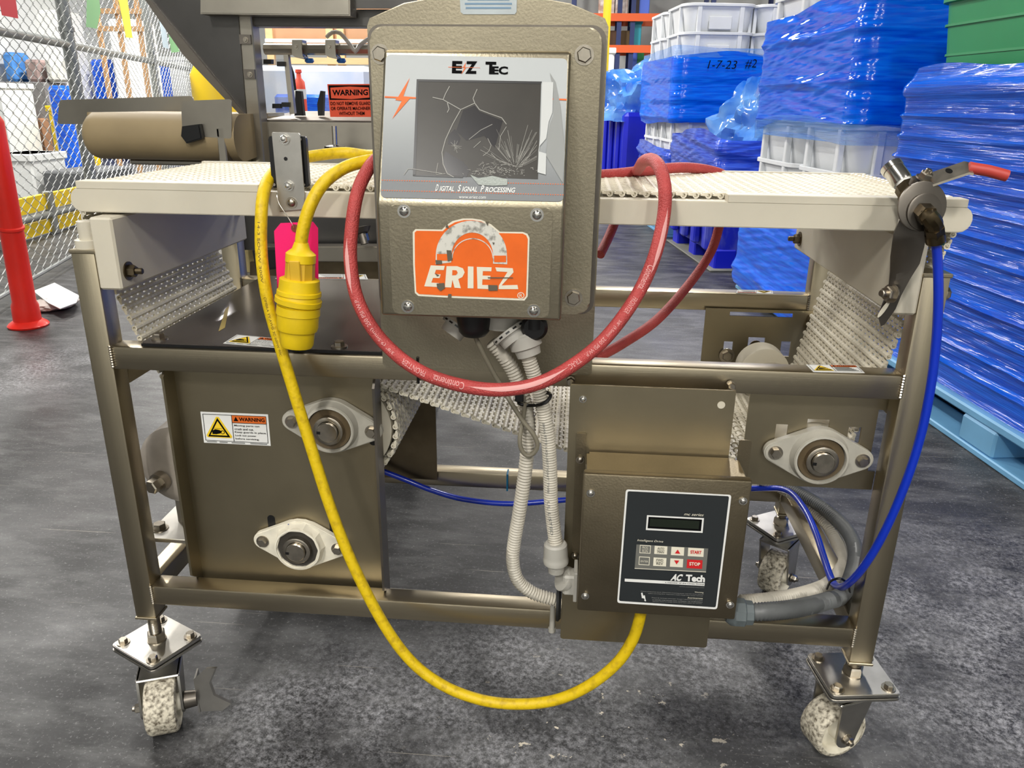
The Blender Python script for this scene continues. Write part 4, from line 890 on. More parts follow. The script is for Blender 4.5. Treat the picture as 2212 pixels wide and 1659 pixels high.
OUT = V(-.35, -1, .35).normalized(); hose_text(c2_, cp, 'SEALTITE LIQUIDTIGHT TYPE', Ls*.36, Ls*.34, .0035, .0102, 'greyp', False); hose_text(c2_, cp, 'UL LISTED', Ls*.74, Ls*.17, .004, .0102, 'greyp', False); OUT = V(0, -1, .35).normalized()
bm = newbm(); q = P(1200, 1172, -.083); lathe(bm, q, (.05, 0, -1), [(0, .015), (.003, .0175), (.020, .0185), (.026, .0185), (.028, .0195), (.034, .0190), (.036, .013), (.05, .012)], 20)
fit = obj('conduit_nut', bm, 'gland', c2_)
bm = newbm(); q2 = P(1214, 1248, -.083); lathe(bm, q2, (-.62, -.25, .35), [(-.008, .017), (-.008, .02), (0, .02), (.001, .014)], 24); box(bm, (DX0-.022, -.098, q2.z-.022), (DX0-.001, -.07, q2.z+.012), .003); box(bm, (DX0-.006, -.104, q2.z-.028), (DX0-.0005, -.064, q2.z+.022), .001); obj('elbow_fitting', bm, 'gland', c2_)
bm = newbm(); zt = [P(1120, 862, -.075), P(1122, 872, -.077), P(1145, 876, -.078), P(1170, 873, -.1), P(1186, 862, -.098), P(1187, 850, -.09), P(1160, 845, -.065), P(1125, 850, -.062), P(1120, 862, -.073)]
tube(bm, spline(zt, .003), .0026, 6); box(bm, (-.006, -.004, -.006), (.006, .004, .006), .001, Matrix.Translation(P(1122, 858, -.078))); obj('cable_tie', bm, 'black', None, 'black cable tie binding the two light grey conduits', 'cable tie')
bm = newbm(); tube(bm, spline(pts3([(1021, 715, -.085), (1035, 745, -.082), (1060, 795, -.078), (1085, 838, -.075), (1105, 872, -.085), (1130, 910, -.088), (1152, 938, -.09), (1161, 962, -.09), (1152, 980, -.09), (1138, 984, -.09), (1126, 970, -.09), (1123, 945, -.088), (1130, 905, -.078), (1135, 870, -.076)]), .004), .0033, 10)
obj('signal_cable', bm, 'wire', None, 'thin grey cable ending in a small loop before the conduits', 'cable')
bm = newbm(); q = P(904, 800, -.003); tube(bm, [P(902, 772, -.012), P(902, 800, -.004), P(904, 828, -.003)], .0022, 6); obj('cable_tie', bm, 'black', None, 'short black cable tie on the front rail left of the red hose', 'cable tie')
# right side lines
conduit('flexible_conduit', 'dark grey ribbed conduit leaving the right side of the drive box', [(1615, 1322, -.10), (1650, 1321, -.10), (1700, 1317, -.085), (1750, 1308, -.05), (1790, 1297, .0), (1815, 1288, .05), (1838, 1250, .12), (1848, 1190, .2), (1825, 1140, .28), (1780, 1098, .35), (1720, 1062, .42), (1680, 1045, .46)], .0130, 'condd', .0050, .0011)
conduit('flexible_conduit', 'pale grey ribbed conduit arching behind the right leg', [(1600, 1302, .0), (1660, 1297, .02), (1730, 1285, .06), (1790, 1262, .12), (1818, 1225, .20), (1812, 1180, .28), (1785, 1130, .34), (1740, 1085, .40), (1690, 1055, .45), (1640, 1035, .47)], .0125, 'cond', .0050, .0011)
fx = DX1
bm = newbm(); q = V(DX1-.001, -.100, P(1590, 1322, -.10).z); lathe(bm, q, (1, 0, 0), [(-.004, .015), (.004, .021), (.010, .0215), (.022, .0215), (.024, .019), (.034, .0185), (.036, .0145)], 10); obj('conduit_connector', bm, 'glandd', None, 'dark grey hexagonal conduit connector on the right of the drive box', 'connector')
bm = newbm(); q = P(1538, 1350, -.09); lathe(bm, V(DX1-.05, -.09, DZ0+.001), (0, 0, -1), [(0, .011), (.008, .010), (.012, .006)], 10); obj('knockout_plug', bm, 'glandd', None, 'small grey plug under the drive box beside its right corner', 'plug')
bt = [(2021, 520, -.055), (2025, 560, -.055), (2027, 640, -.056), (2022, 740, -.056), (2008, 850, -.055), (1985, 955, -.052), (1950, 1060, -.047), (1905, 1160, -.036), (1865, 1225, -.018), (1835, 1258, .01), (1815, 1268, .05), (1798, 1255, .09), (1780, 1205, .16), (1762, 1150, .24), (1735, 1095, .33), (1700, 1060, .41), (1640, 1055, .46), (1500, 1062, .47), (1350, 1070, .47), (1220, 1080, .47), (1100, 1088, .47), (1000, 1078, .47), (930, 1058, .47), (880, 1038, .47), (820, 1015, .465)]
bm = newbm(); tube(bm, spline(pts3(bt), .006), .0062, 12); obj('air_tube', bm, 'bluet', None, 'glossy blue air tube hanging from the ball valve elbow', 'tube')
bm = newbm(); tube(bm, spline(pts3([(1786, 1272, .05), (1795, 1255, .03), (1815, 1250, .02), (1832, 1262, .03), (1836, 1280, .06)]), .004), .002, 6); obj('cable_tie', bm, 'black', None, 'thin black tie holding the blue tube at the right leg', 'cable tie')
q = PZ(1096, 1026, ZB); bm = newbm(); tube(bm, [V(q.x, .497, ZB-T-.002), V(q.x, .496, ZB+.002), V(q.x, .52, ZB+.002)], .0022, 6); obj('tube_tie', bm, mat('teal_tie', (20, 110, 150), .5), None, 'teal band looped over the lower rear rail', 'cable tie')
# ================================================================== ball valve on its twisted bracket
BV = thing('ball_valve', 'brass ball valve with red handle and chrome coupler on twisted bracket', 'valve', tuple(P(1905, 650, -.05)))
yv = -.035
vb = P(1985, 445, yv)        # where the bracket disc sits
dirv = (P(1945, 395, .02)-vb)  # valve axis runs up left and away
dirv = V(-.45, .42, .42).normalized()
dn = -dirv
# bracket: twisted strip from the disc to the slotted foot
top_c = P(1983, 450, -.045); foot = P(1905, 690, -.018); boltp = P(1917, 636, -.004)
bm = newbm(); n = 26; rows_ = []
tw = [(2, (2000, 418), 34), (.1, (1987, 450), 37), (0, (1978, 480), 36), (0, (1968, 510), 33), (0, (1962, 545), 33), (0, (1955, 580), 30), (0, (1942, 615), 23), (0, (1925, 645), 19), (0, (1917, 672), 18), (0, (1908, 700), 6)]
cl = [(1986, 446, 40), (1973, 485, 40), (1965, 515, 36), (1960, 545, 35), (1955, 578, 31), (1943, 612, 22), (1928, 645, 19), (1916, 675, 19), (1907, 703, 4)]
for i, (u, v, w) in enumerate(cl):
    f = i/(len(cl)-1); yy = -.048+.030*f
    ang = math.radians(-22-28*f)           # slant of the strip in the picture plane
    spin = math.radians(30*math.sin(f*math.pi)*(1 if f < .6 else .4))
    c = P(u, v, yy); s = (P(u+1, v, yy)-c).length
    hd = V(math.cos(math.radians(28)), 0, math.sin(math.radians(28)))
    hd = V(hd.x*math.cos(spin), -math.sin(spin), hd.z*math.cos(spin))
    rows_.append((c-hd*w*s, c+hd*w*s))
TV = []
for a_, b_ in rows_:
    t_ = V(0, .003, 0); TV.append([bm.verts.new(a_), bm.verts.new(b_), bm.verts.new(b_+t_), bm.verts.new(a_+t_)])
for A_, B_ in zip(TV, TV[1:]):
    for k in range(4): bm.faces.new((A_[k], A_[(k+1) % 4], B_[(k+1) % 4], B_[k]))
bm.faces.new(TV[0]); bm.faces.new(TV[-1][::-1])
obj('twisted_bracket', bm, 'dark', BV, smooth=70)
bm = newbm(); c = P(1909, 668, -.0265); d1 = (P(1919, 652, -.0265)-c); pz = []
for k in range(12): a_ = 2*math.pi*k/12; pz.append(c+d1*(math.cos(a_)*1.15)+V(.0045, 0, .0025)*math.sin(a_))
prism(bm, pz, (0, .0003, 0)); obj('slot', bm, 'uhmw', BV)
bolt(BV, P(1925, 634, -.027), (-.85, -.5, .1), .0100, .010, 1.3, .010, m='bolt')
A_ = (0.25, -1, .05)
vc = P(1995, 458, -.05)
bm = newbm(); lathe(bm, P(1990, 446, -.046), (.12, -1, .15), [(0, .0315), (.003, .0315), (.0036, .030)], 36); obj('bracket_disc', bm, 'dark', BV)
bm = newbm(); lathe(bm, vc+V(0, .002, 0), (.2, -1, .1), [(0, .0235), (.004, .0235), (.005, .021)], 30); obj('washer', bm, 'dark', BV)
# elbow: hex, bend, hex, down
e0 = P(1994, 457, -.055); e1 = P(2006, 468, -.075); e2 = P(2017, 482, -.072); e3 = P(2019, 505, -.06); e4 = P(2021, 522, -.057)
bm = newbm(); cyl(bm, e0, e1, .0125, .0125, 6); tube(bm, spline([e0.lerp(e1, .8), e1, e2, e3], .003), .0108, 10); cyl(bm, e2.lerp(e3, .3), e3, .0125, .0125, 6); cyl(bm, e3, e4, .0118, .0118, 20); obj('elbow_fitting', bm, 'brass', BV)
bm = newbm(); cyl(bm, e4, e4-V(0, 0, .003), .0115, .0105, 20); obj('seal_ring', bm, mat('dark_green_seal', (20, 70, 50), .5), BV)
f0 = P(1976, 430, -.03); f1 = P(1958, 402, -.012); f2 = P(1951, 395, -.004); f3 = P(1923, 357, .018)
bm = newbm(); cyl(bm, f0, f1, .0155, .0155, 8); cyl(bm, f0, f0.lerp(f1, .45), .0175, .0175, 20); obj('valve_body', bm, 'brass', BV, smooth=20)
bm = newbm(); cyl(bm, f1, f2, .0105, .0105, 16); obj('thread_tape', bm, 'white', BV)
bm = newbm(); dd = f3-f2; lathe(bm, f2, dd, [(0, .0125), (dd.length*.12, .0135), (dd.length*.7, .0135), (dd.length*.72, .0145), (dd.length*.95, .0145), (dd.length, .012)], 24); obj('coupler', bm, 'chrome', BV)
h0 = P(1984, 393, -.03); h1 = P(2010, 383, -.034)
bm = newbm(); cyl(bm, f0.lerp(f1, .4), h0+V(0, 0, .004), .011, .009, 12); obj('stem', bm, 'dark', BV)
bolt(BV, h0+V(.004, -.004, .004), (.25, -.35, .9), .0085, .008, 1.25, .006)
bm = newbm(); hp_ = [P(1978, 398, -.03), P(2005, 388, -.034), P(2050, 373, -.038), P(2088, 360, -.042), P(2098, 362, -.043)]
wv = V(0, -.010, -.006)
pr = []
for a_ in hp_: pr.append([bm.verts.new(a_-wv), bm.verts.new(a_+wv), bm.verts.new(a_+wv+V(0, 0, -.003)), bm.verts.new(a_-wv+V(0, 0, -.003))])
for a_, b_ in zip(pr, pr[1:]):
    for k in range(4): bm.faces.new((a_[k], a_[(k+1) % 4], b_[(k+1) % 4], b_[k]))
bm.faces.new(pr[0]); bm.faces.new(pr[-1][::-1]); ha = obj('handle', bm, 'bolt', BV)
q = P(2050, 372, -.042)+V(0, -.001, .003)
bm = newbm(); g0 = P(2092, 362, -.042); g1 = P(2135, 369, -.046); g2 = P(2176, 380, -.05)
tube(bm, spline([g0, g0.lerp(g1, .5), g1, g1.lerp(g2, .7), g2], .006), lambda i: .0072 if i > 0 else .0075, 12); obj('red_grip', bm, mat('red_vinyl_grip', (190, 66, 56), .45), ha)
bm = newbm(); lathe(bm, P(2049, 373, -.0475)+V(0, 0, .002), (.05, -.6, .8), [(0, .0045), (.0006, .0045)], 16); obj('hole', bm, 'black', ha)
# ================================================================== row of wrapped pallets on the right (the aisle runs slightly askew)
RA = math.atan(.135); RO = V(1.42, 1.5, 0); RX = V(math.cos(RA), math.sin(RA), 0); RYv = V(-math.sin(RA), math.cos(RA), 0)
RM = Matrix.Translation(RO) @ Matrix.Rotation(RA, 4, 'Z')
def rf(a, b, z): return RM @ V(a, b, z)
def film_mat(name, c, c2, rough=.13, alpha=1.0, stretch=(1, 1, 14), scale=6, bump=.5, bscale=9):
    m = mat(name, c, rough, c2=c2, scale=scale, lo=.35, hi=.66, stretch=stretch, bump=bump, bscale=bscale, coat=.15, alpha=alpha, spec=.35); return m
FD = film_mat('blue_stretch_film', (8, 118, 252), (0, 84, 232), bump=.22, bscale=5); FL = film_mat('single_layer_blue_film', (110, 176, 248), (84, 150, 244), alpha=.45)
FR_ = film_mat('ridged_blue_film', (6, 104, 232), (0, 72, 194), stretch=(.6, .6, 26), scale=3, bump=.6, bscale=6)
TUBW = mat('white_tub_plastic', (240, 243, 246), .45, var=.03, scale=4); TUBG = mat('green_tub_plastic', (52, 156, 100), .45, var=.04, scale=4)
BIN = mat('blue_bin_plastic', (20, 36, 190), .5, c2=(84, 92, 190), scale=9, lo=.34, hi=.5, stretch=(1, 1, .5)); BIN2 = mat('royal_bin_plastic', (14, 30, 196), .4, var=.1, scale=3); PALB = mat('light_blue_pallet_plastic', (112, 168, 208), .45, var=.08, scale=5)
def rr3(x0, y0, x1, y1, r, n=6): return rrect(x0, y0, x1, y1, r, n)
def sleeve(bm, x0, y0, x1, y1, r, levels, amp=.006, seed=0, per=170, sag=0, nz=60):
    """film wrapped round a stack: levels = [(z, offset)] interpolated; wrinkles from noise"""
    base = rr3(x0, y0, x1, y1, r, 5); L_ = [0]
    for a, b in zip(base, base[1:]+base[:1]): L_.append(L_[-1]+math.hypot(b[0]-a[0], b[1]-a[1]))
    tot = L_[-1]; prof = []
    for k in range(per):
        d = tot*k/per; i = max(j for j in range(len(L_)-1) if L_[j] <= d); t = (d-L_[i])/max(1e-9, L_[i+1]-L_[i]); a = base[i]; b = base[(i+1) % len(base)]
        prof.append((a[0]+(b[0]-a[0])*t, a[1]+(b[1]-a[1])*t, d))
    cx, cy = (x0+x1)/2, (y0+y1)/2; rings = []
    z0, z1 = levels[0][0], levels[-1][0]
    for q in range(nz+1):
        z = z0+(z1-z0)*q/nz
        for (za, oa), (zb, ob) in zip(levels, levels[1:]):
            if za <= z <= zb+1e-9: off = oa+(ob-oa)*(z-za)/max(1e-9, zb-za)
        ring = []
        for x, y, d in prof:
            w = noise.noise(V(d*1.1+seed*7, (z+d*.12)*22, seed))*amp + noise.noise(V(d*3.5, (z-d*.2)*48, seed+5))*amp*.5
            dx, dy = x-cx, y-cy; l = math.hypot(dx, dy)
            zz = z+(noise.noise(V(d*2.2+seed, seed, q*.01))*.03+sag*math.sin(d*3+seed) if q in (0, nz) else 0)
            ring.append(bm.verts.new(RM @ V(x+dx/l*(off+w), y+dy/l*(off+w), zz)))
        rings.append(ring)
    for a, b in zip(rings, rings[1:]):
        for k in range(per): bm.faces.new((a[k], a[(k+1) % per], b[(k+1) % per], b[k]))
def tub_proto(nm, m, w, d, h, ribs=True, parts=True):
    """nesting food tub, open top, local origin at its base centre"""
    t = thing(nm, 'x', 'tub'); prof = [(.0, -.045), (.012, -.035), (h*.5, -.018), (h-.022, -.004), (h-.02, .018), (h-.002, .018), (h, .014), (h, .002), (.05, -.03)]
    bm = newbm(); rings = []
    for z, o in prof: rings.append([bm.verts.new(V(x, y, z)) for x, y in rr3(-w/2-o, -d/2-o, w/2+o, d/2+o, .10+o, 6)])
    n = len(rings[0])
    for a, b in zip(rings, rings[1:]):
        for k in range(n): bm.faces.new((a[k], a[(k+1) % n], b[(k+1) % n], b[k]))
    bm.faces.new(rings[0][::-1]); bm.faces.new(rings[-1]); obj('shell', bm, m, t, smooth=40)
    if not ribs:
        for zz in (.10, .20):
            bm = newbm(); o = -.045+.05*zz/h; prism(bm, [V(x, y, zz) for x, y in rr3(-w/2-o-.008, -d/2-o-.008, w/2+o+.008, d/2+o+.008, .10+o, 6)], (0, 0, .008)); obj('ridge', bm, m, t)
    if ribs:
        for sx in (-1, 1):
            for y in (-d*.28, d*.28):
                bm = newbm(); box(bm, (sx*w/2-.016, y-.018, .02), (sx*w/2+.012, y+.018, h-.02), .004); obj('rib', bm, m, t)
        for sy in (-1, 1):
            for x in (-w*.3, w*.3):
                bm = newbm(); box(bm, (x-.018, sy*d/2-.012, .02), (x+.018, sy*d/2+.012, h-.02), .004); obj('rib', bm, m, t)
        bm = newbm(); box(bm, (-.09, -d/2-.014, h*.2), (.09, -d/2, h*.6), .004); obj('handle_pocket', bm, m, t)
    return t
def put(proto, first, a, b, z, label, group, rz=0):
    t = proto if first else dup(proto)
    t.location = rf(a, b, z); t.rotation_euler = (0, 0, RA+rz); t['label'] = label; t['group'] = group; return t
def pallet(label, x0, y0, x1, y1, m=PALB, h=.14):
    t = thing('plastic_pallet', label, 'pallet', tuple(rf((x0+x1)/2, (y0+y1)/2, 0)), RA, group='pallets under the wrapped stacks')
    bm = newbm(); box(bm, (x0, y0, h-.03), (x1, y1, h), .006, RM); obj('deck', bm, m, t)
    for x in (x0, (x0+x1)/2-.07, x1-.14):
        for y in (y0, (y0+y1)/2-.09, y1-.18): bm = newbm(); box(bm, (x, y, .02), (x+.14, y+.18, h-.03), .008, RM); obj('foot_block', bm, m, t)
    for x in (x0, (x0+x1)/2-.07, x1-.14): bm = newbm(); box(bm, (x-.004, y0, 0), (x+.144, y1, .022), .004, RM); obj('skid', bm, m, t)
    return t
# ---- stack D, nearest: green tubs wrapped in ridged blue film
pallet('light blue plastic pallet under the nearest wrapped stack', 0, -1.1, 1.05, .80)
lv = [(.13, .0)]; z = .16
while z < 1.10: lv += [(z, -.010), (z+.050, -.004), (z+.062, .012)]; z += .074
lv += [(1.14, .012), (1.165, -.02), (1.20, -.035)]
bm = newbm(); sleeve(bm, .03, -1.07, 1.03, .77, .07, lv, .007, 3, 260, nz=150); obj('stretch_film', bm, FR_, None, 'tightly ridged blue stretch film round the nearest pallet stack', 'film')
pg = tub_proto('green_tub', TUBG, .86, .80, .30, False)
for i, (b, z, lb) in enumerate(((.32, 1.145, 'green plastic tub on top of the nearest film wrapped stack'), (-.55, 1.145, 'green plastic tub at the right edge on the nearest wrapped stack'))):
    t = put(pg, i == 0, .53, b, z, lb, 'green tubs on the nearest stack'); t['category'] = 'tub'
# ---- stack B: white tubs with a wide band of film
pallet('light blue plastic pallet under the white tubs beside the nearest stack', 0, 1.02, 1.1, 2.28)
pw = tub_proto('white_tub', TUBW, .56, .60, .235)
first = True; nB = 0
names_r = ['lowest', 'second', 'third', 'fourth', 'fifth', 'sixth', 'topmost']
for ci, (b, w) in enumerate(((1.36, 'nearer'), (1.97, 'farther'))):
    for k in range(7):
        z = .14+.205*k
        put(pw, first, .31, b, z, f'white tub, {names_r[k]} in the {w} column of the tall white and blue stack', 'white tubs in the stack behind the nearest pallet'); first = False
for b, w in ((1.36, 'nearer'), (1.97, 'farther')):
    put(pw, False, .90, b, 1.37, f'white tub at the back of the {w} half of the tall stack top', 'white tubs in the stack behind the nearest pallet')
bm = newbm(); sleeve(bm, .0, 1.05, 1.10, 2.28, .08, [(.985, .005), (.995, .02), (1.02, .012), (1.13, .010), (1.17, .028), (1.21, .012), (1.34, .010), (1.375, .028), (1.41, .016), (1.50, .01)], .009, 8, 220, .03, 90); obj('stretch_film', bm, FD, None, 'glossy blue film band round the middle of the tall white tub stack', 'film')
bm = newbm(); sleeve(bm, .0, 1.05, 1.10, 2.28, .08, [(.91, .012), (.995, .020)], .006, 9, 160, .03, 20); obj('stretch_film', bm, FL, None, 'thin pale edge of the blue film over the middle white tubs', 'film')
bm = newbm(); sleeve(bm, -.01, 1.03, 1.10, 2.29, .06, [(.05, .03), (.14, .05), (.2, .03), (.45, .02), (.56, -.0)], .012, 12, 220, .02, 70); obj('stretch_film', bm, FD, None, 'blue film bunched round the foot of the tall white tub stack', 'film')
# ---- bin C: big blue bin with a plastic bag on top
BC = thing('bulk_bin', 'large scuffed blue bulk bin holding a plastic bag', 'bin', tuple(rf(.55, 3.4, 0)), RA)
bm = newbm()
sec = [(.10, -.03), (.62, 0), (.64, .02), (.80, .03), (.82, .03), (.82, -.02), (.3, -.05)]
rings = []
for z, o in sec: rings.append([bm.verts.new(RM @ V(x, y, z)) for x, y in rr3(.0-o, 2.80-o, 1.1+o, 4.0+o, .05+max(o, 0), 4)])
n = len(rings[0])
for a, b in zip(rings, rings[1:]):
    for k in range(n): bm.faces.new((a[k], a[(k+1) % n], b[(k+1) % n], b[k]))
bm.faces.new(rings[0][::-1]); bm.faces.new(rings[-1]); obj('shell', bm, BIN, BC)
for y in (2.95, 3.25, 3.55, 3.85): bm = newbm(); box(bm, (-.03, y-.05, .12), (.02, y+.05, .6), .012, RM); obj('rib', bm, BIN, BC)
for x in (.02, .48, .94):
    for y in (2.82, 3.32, 3.82): bm = newbm(); box(bm, (x, y, 0), (x+.15, y+.16, .14), .01, RM); obj('foot', bm, BIN2, BC)
bm = newbm(); box(bm, (.3, 2.765, .15), (.8, 2.80, .60), .015, RM); obj('front_panel', bm, BIN2, BC)
bm = newbm(); box(bm, (-.02, 2.76, 0), (1.1, 4.02, .012), .004, RM); obj('slip_sheet', bm, mat('grey_slip_sheet', (120, 120, 112), .8), None, 'grey sheet on the floor under the blue bulk bin', 'sheet')
bm = newbm(); sleeve(bm, -.02, 2.78, 1.12, 4.02, .05, [(.58, .01), (.64, .035), (.80, .045), (.86, .03)], .02, 21, 160, .04, 30); obj('stretch_film', bm, film_mat('hazy_blue_film', (70, 110, 232), (30, 60, 190)), None, 'crumpled blue film round the rim of the bulk bin', 'film')
def bag(label, c, s, m, seed):
    bm = newbm(); bmesh.ops.create_icosphere(bm, subdivisions=5, radius=1)
    for v in bm.verts:
        d = v.co.normalized(); cell = noise.voronoi(d*2.3+V(seed, 0, 0))[0][0]; w = 1+.28*noise.noise(d*1.7+V(seed, 3, 1))-.22*cell+.12*noise.noise(d*6+V(0, seed, 0))
        v.co = V(d.x*s[0]*w, d.y*s[1]*w, max(-.12, d.z)*s[2]*w)
    for v in bm.verts: v.co = RM @ (v.co+V(*c))
    return obj('plastic_bag', bm, m, None, label, 'bag', smooth=25)
BAG = mat('clear_blue_polythene', (112, 170, 236), .12, c2=(30, 110, 220), scale=5, coat=.8, alpha=.86)
bag('crumpled clear blue plastic bag heaped on the blue bulk bin', (.45, 3.1, .84), (.45, .36, .46), BAG, 3)
# ---- stack A: white tubs with dated film
pallet('light blue plastic pallet under the dated white tub stack', 0, 4.18, 1.2, 5.5)
pw2 = None
for ci, (a, b, w) in enumerate(((.33, 4.55, 'nearer'), (.33, 5.18, 'farther'), (.93, 4.55, 'right'))):
    for k in range(8):
        put(pw, False, a, b, .14+.205*k, f'white tub, {(names_r+["topmost"])[k] if k < 6 else ("seventh" if k == 6 else "topmost")} in the {w} column of the dated stack', 'white tubs in the dated stack')
bm = newbm(); sleeve(bm, -.0, 4.2, 1.22, 5.5, .10, [(.92, .01), (.96, .03), (1.06, .022), (1.10, .036), (1.22, .024), (1.27, .036), (1.40, .028), (1.43, .02)], .006, 31, 200, .02, 70); fa = obj('stretch_film', bm, FD, None, 'deep blue film band with a handwritten date on white tubs', 'film')
bm = newbm(); sleeve(bm, -.0, 4.2, 1.22, 5.5, .10, [(1.40, .024), (1.49, .02)], .006, 33, 160, .01, 14); obj('stretch_film', bm, FL, None, 'pale upper edge of the film on the dated white tub stack', 'film')
bm = newbm(); sleeve(bm, -.0, 4.2, 1.22, 5.5, .10, [(.56, .0), (.66, .03), (.72, .012)], .02, 35, 160, .03, 30); obj('stretch_film', bm, film_mat('hazy_blue_film', (70, 110, 232), (30, 60, 190)), None, 'twisted blue film band low on the dated white tub stack', 'film')
bl_, br_, tl_ = [P(u, v, 5.6) for u, v in ((1536, 149), (1605, 150), (1536, 132))]
def onfront(u, v, off=.05): return PN(u, v, rf(.5, 4.2-off, 0), RYv)
for s, (a, b, c) in (('1-7-23', ((1528, 148), (1592, 149), (1530, 130))), ('#2', ((1608, 148), (1636, 148), (1609, 128)))): text(fa, s, onfront(*a), onfront(*b), onfront(*c), 'blackp', -.005, .2, off=(0, 0, 0), name='handwriting')
# ---- bin E beyond
BE = thing('bulk_bin', 'dark blue bulk bin beyond the dated tub stack', 'bin', tuple(rf(.5, 6.7, 0)), RA)
bm = newbm(); box(bm, (-.05, 6.0, .1), (1.1, 7.3, .98), .04, RM); obj('shell', bm, BIN2, BE)
for y in (6.2, 6.6, 7.0): bm = newbm(); box(bm, (-.09, y, .14), (-.04, y+.12, .9), .02, RM); obj('rib', bm, BIN2, BE)
bm = newbm(); box(bm, (-.05, 6.0, 0), (1.1, 7.3, .1), .01, RM); obj('base', bm, BIN2, BE)
bag('pale blue plastic sheet heaped over the farthest blue bin', (.35, 6.6, .97), (.72, .62, .62), BAG, 9)
# ================================================================== far pallet racking
OR_ = mat('orange_rack_beam', (222, 92, 34), .5); NV = mat('navy_rack_upright', (28, 44, 96), .5); CB = mat('brown_carton', (150, 112, 84), .8, var=.08, scale=3); CBL = mat('film_wrapped_carton', (176, 140, 124), .3, c2=(226, 214, 208), scale=9, coat=.4)
yr = 16.0
RK = thing('pallet_rack', 'orange and navy pallet rack far behind the tub stacks', 'rack', (1.6, yr, 0))
ux = [P(u, 60, yr).x for u in (1238, 1338, 1368, 1420)]
for x in (ux[0], P(1337, 60, yr).x, P(1366, 60, yr).x, 2.6, 3.9):
    for y in (yr, yr+1.0): bm = newbm(); box(bm, (x-.045, y-.04, 0), (x+.045, y+.04, 4.6)); obj('upright', bm, NV, RK)
for v in (38, 106):
    z = P(1345, v, yr).z
    for y in (yr-.05, yr+1.0): bm = newbm(); box(bm, (ux[0], y-.03, z-.07), (4.0, y+.03, z+.07)); obj('beam', bm, OR_, RK)
zb1 = P(1345, 38, yr).z+.07; zb2 = P(1345, 106, yr).z+.07
def bgbox(nm, label, cat, u0, v0, u1, v1, y, dep, m, group=None, zb=None, bev=.01, lid=False):
    a = P(u0, v0, y); b = P(u1, v1, y); z0 = b.z if zb is None else zb
    t = thing(nm, label, cat, ((a.x+b.x)/2, y+dep/2, z0), group=group)
    bm = newbm(); box(bm, (a.x, y, z0), (b.x, y+dep, a.z), bev); obj('body', bm, m, t)
    if lid:
        bm = newbm(); box(bm, (a.x-.02, y-.02, a.z-.08), (b.x+.02, y+dep+.02, a.z), .01); obj('rim', bm, m, t)
    return t
x = 1316
for i, (u0, u1, lb) in enumerate(((1296, 1317, 'left'), (1319, 1329, 'middle'), (1330, 1341, 'right'), (1343, 1355, 'far right'))): bgbox('wrapped_carton', f'film wrapped brown carton, {lb} of the row on the upper rack beam', 'carton', u0, -60, u1, 38, yr+.1, .8, CBL, 'wrapped cartons on the far rack', zb1)
bgbox('tote_bin', 'dark tote bin on the upper rack beam beside the cartons', 'tote', 1370, -20, 1381, 30, yr+.1, .7, mat('charcoal_tote', (70, 60, 60), .6), None, zb1, lid=True)
bgbox('tote_bin', 'periwinkle blue tote bin on the upper rack beam', 'tote', 1383, -30, 1402, 30, yr+.1, .7, mat('periwinkle_tote', (80, 110, 210), .5), None, zb1, lid=True)
bgbox('tote_bin', 'tall teal tote bin on the middle rack beam', 'tote', 1366, 42, 1383, 106, yr+.1, .7, mat('teal_tote', (36, 150, 168), .5), None, zb2, lid=True)
bgbox('carton', 'brown carton with white label in the rack shadow', 'carton', 1318, 66, 1336, 106, yr+.2, .6, mat('dark_carton', (84, 58, 40), .8), None, zb2)
bgbox('carton', 'tan carton stack behind black straps on the rack', 'carton', 1342, 66, 1362, 106, yr+.2, .6, mat('tan_carton', (120, 96, 66), .8), None, zb2)
bgbox('tote_bin', 'small blue tote bin under the lower rack beam', 'tote', 1363, 112, 1376, 140, yr+.3, .6, mat('periwinkle_tote', (80, 110, 210), .5), None, 0)
bgbox('tote_bin', 'green tote bin under the lower rack beam', 'tote', 1377, 110, 1390, 140, yr+.3, .6, mat('green_tote', (50, 140, 80), .5), None, 0)
YB_ = mat('yellow_column_paint', (222, 196, 36), .5)
bm = newbm(); a = P(1310, 60, 11); lathe(bm, (a.x, 11, 0), (0, 0, 1), [(0, .09), (.02, .09), (.02, .055), (4.5, .055)], 20); obj('guard_column', bm, YB_, None, 'slim yellow column rising behind the enclosure right edge', 'column')
bgbox('white_drum_box', 'upright white bin beside the yellow column', 'bin', 1311, 103, 1326, 150, 11.3, .4, TUBW, None, 0, .03, True)
# ================================================================== chain link fence
GA = mat('galvanised_pipe', (150, 154, 152), .45, .6, var=.1, scale=8); GW = mat('galvanised_wire', (196, 198, 196), .35, .85)
FD_ = V(-.293, 1, 0).normalized(); FO = V(-3.0, 3.0, 0)
def fp(s, z): return FO+FD_*s+V(0, 0, z)
FE = thing('chain_link_fence', 'galvanised chain link fence running back along the left side', 'fence', tuple(fp(2, 0)))
FH = 2.6; S0, S1 = -2.9, 6.9; pitch = .072; n = int((S1-S0)/pitch); FN = V(FD_.y, -FD_.x, 0)
bm = newbm(); step = .074
for i in range(n):
    s = S0+i*pitch; pts = []; k = 0; z = .05
    while z < FH:
        sd = 1 if ((k+i) % 2 == 0) else -1; pts.append(fp(s+sd*pitch*.5, z)+FN*(.004*sd)); z += step*.5 if s < 3 else step*.5; k += 1
    rr_ = .0030
    rings = []
    for j, p in enumerate(pts):
        t = (pts[min(j+1, len(pts)-1)]-pts[max(j-1, 0)]).normalized(); rings.append([bm.verts.new(p+(FN*math.cos(a)+FD_*math.sin(a))*rr_) for a in (0, 2.09, 4.19)])
    for a, b in zip(rings, rings[1:]):
        for q in range(3): bm.faces.new((a[q], a[(q+1) % 3], b[(q+1) % 3], b[q]))
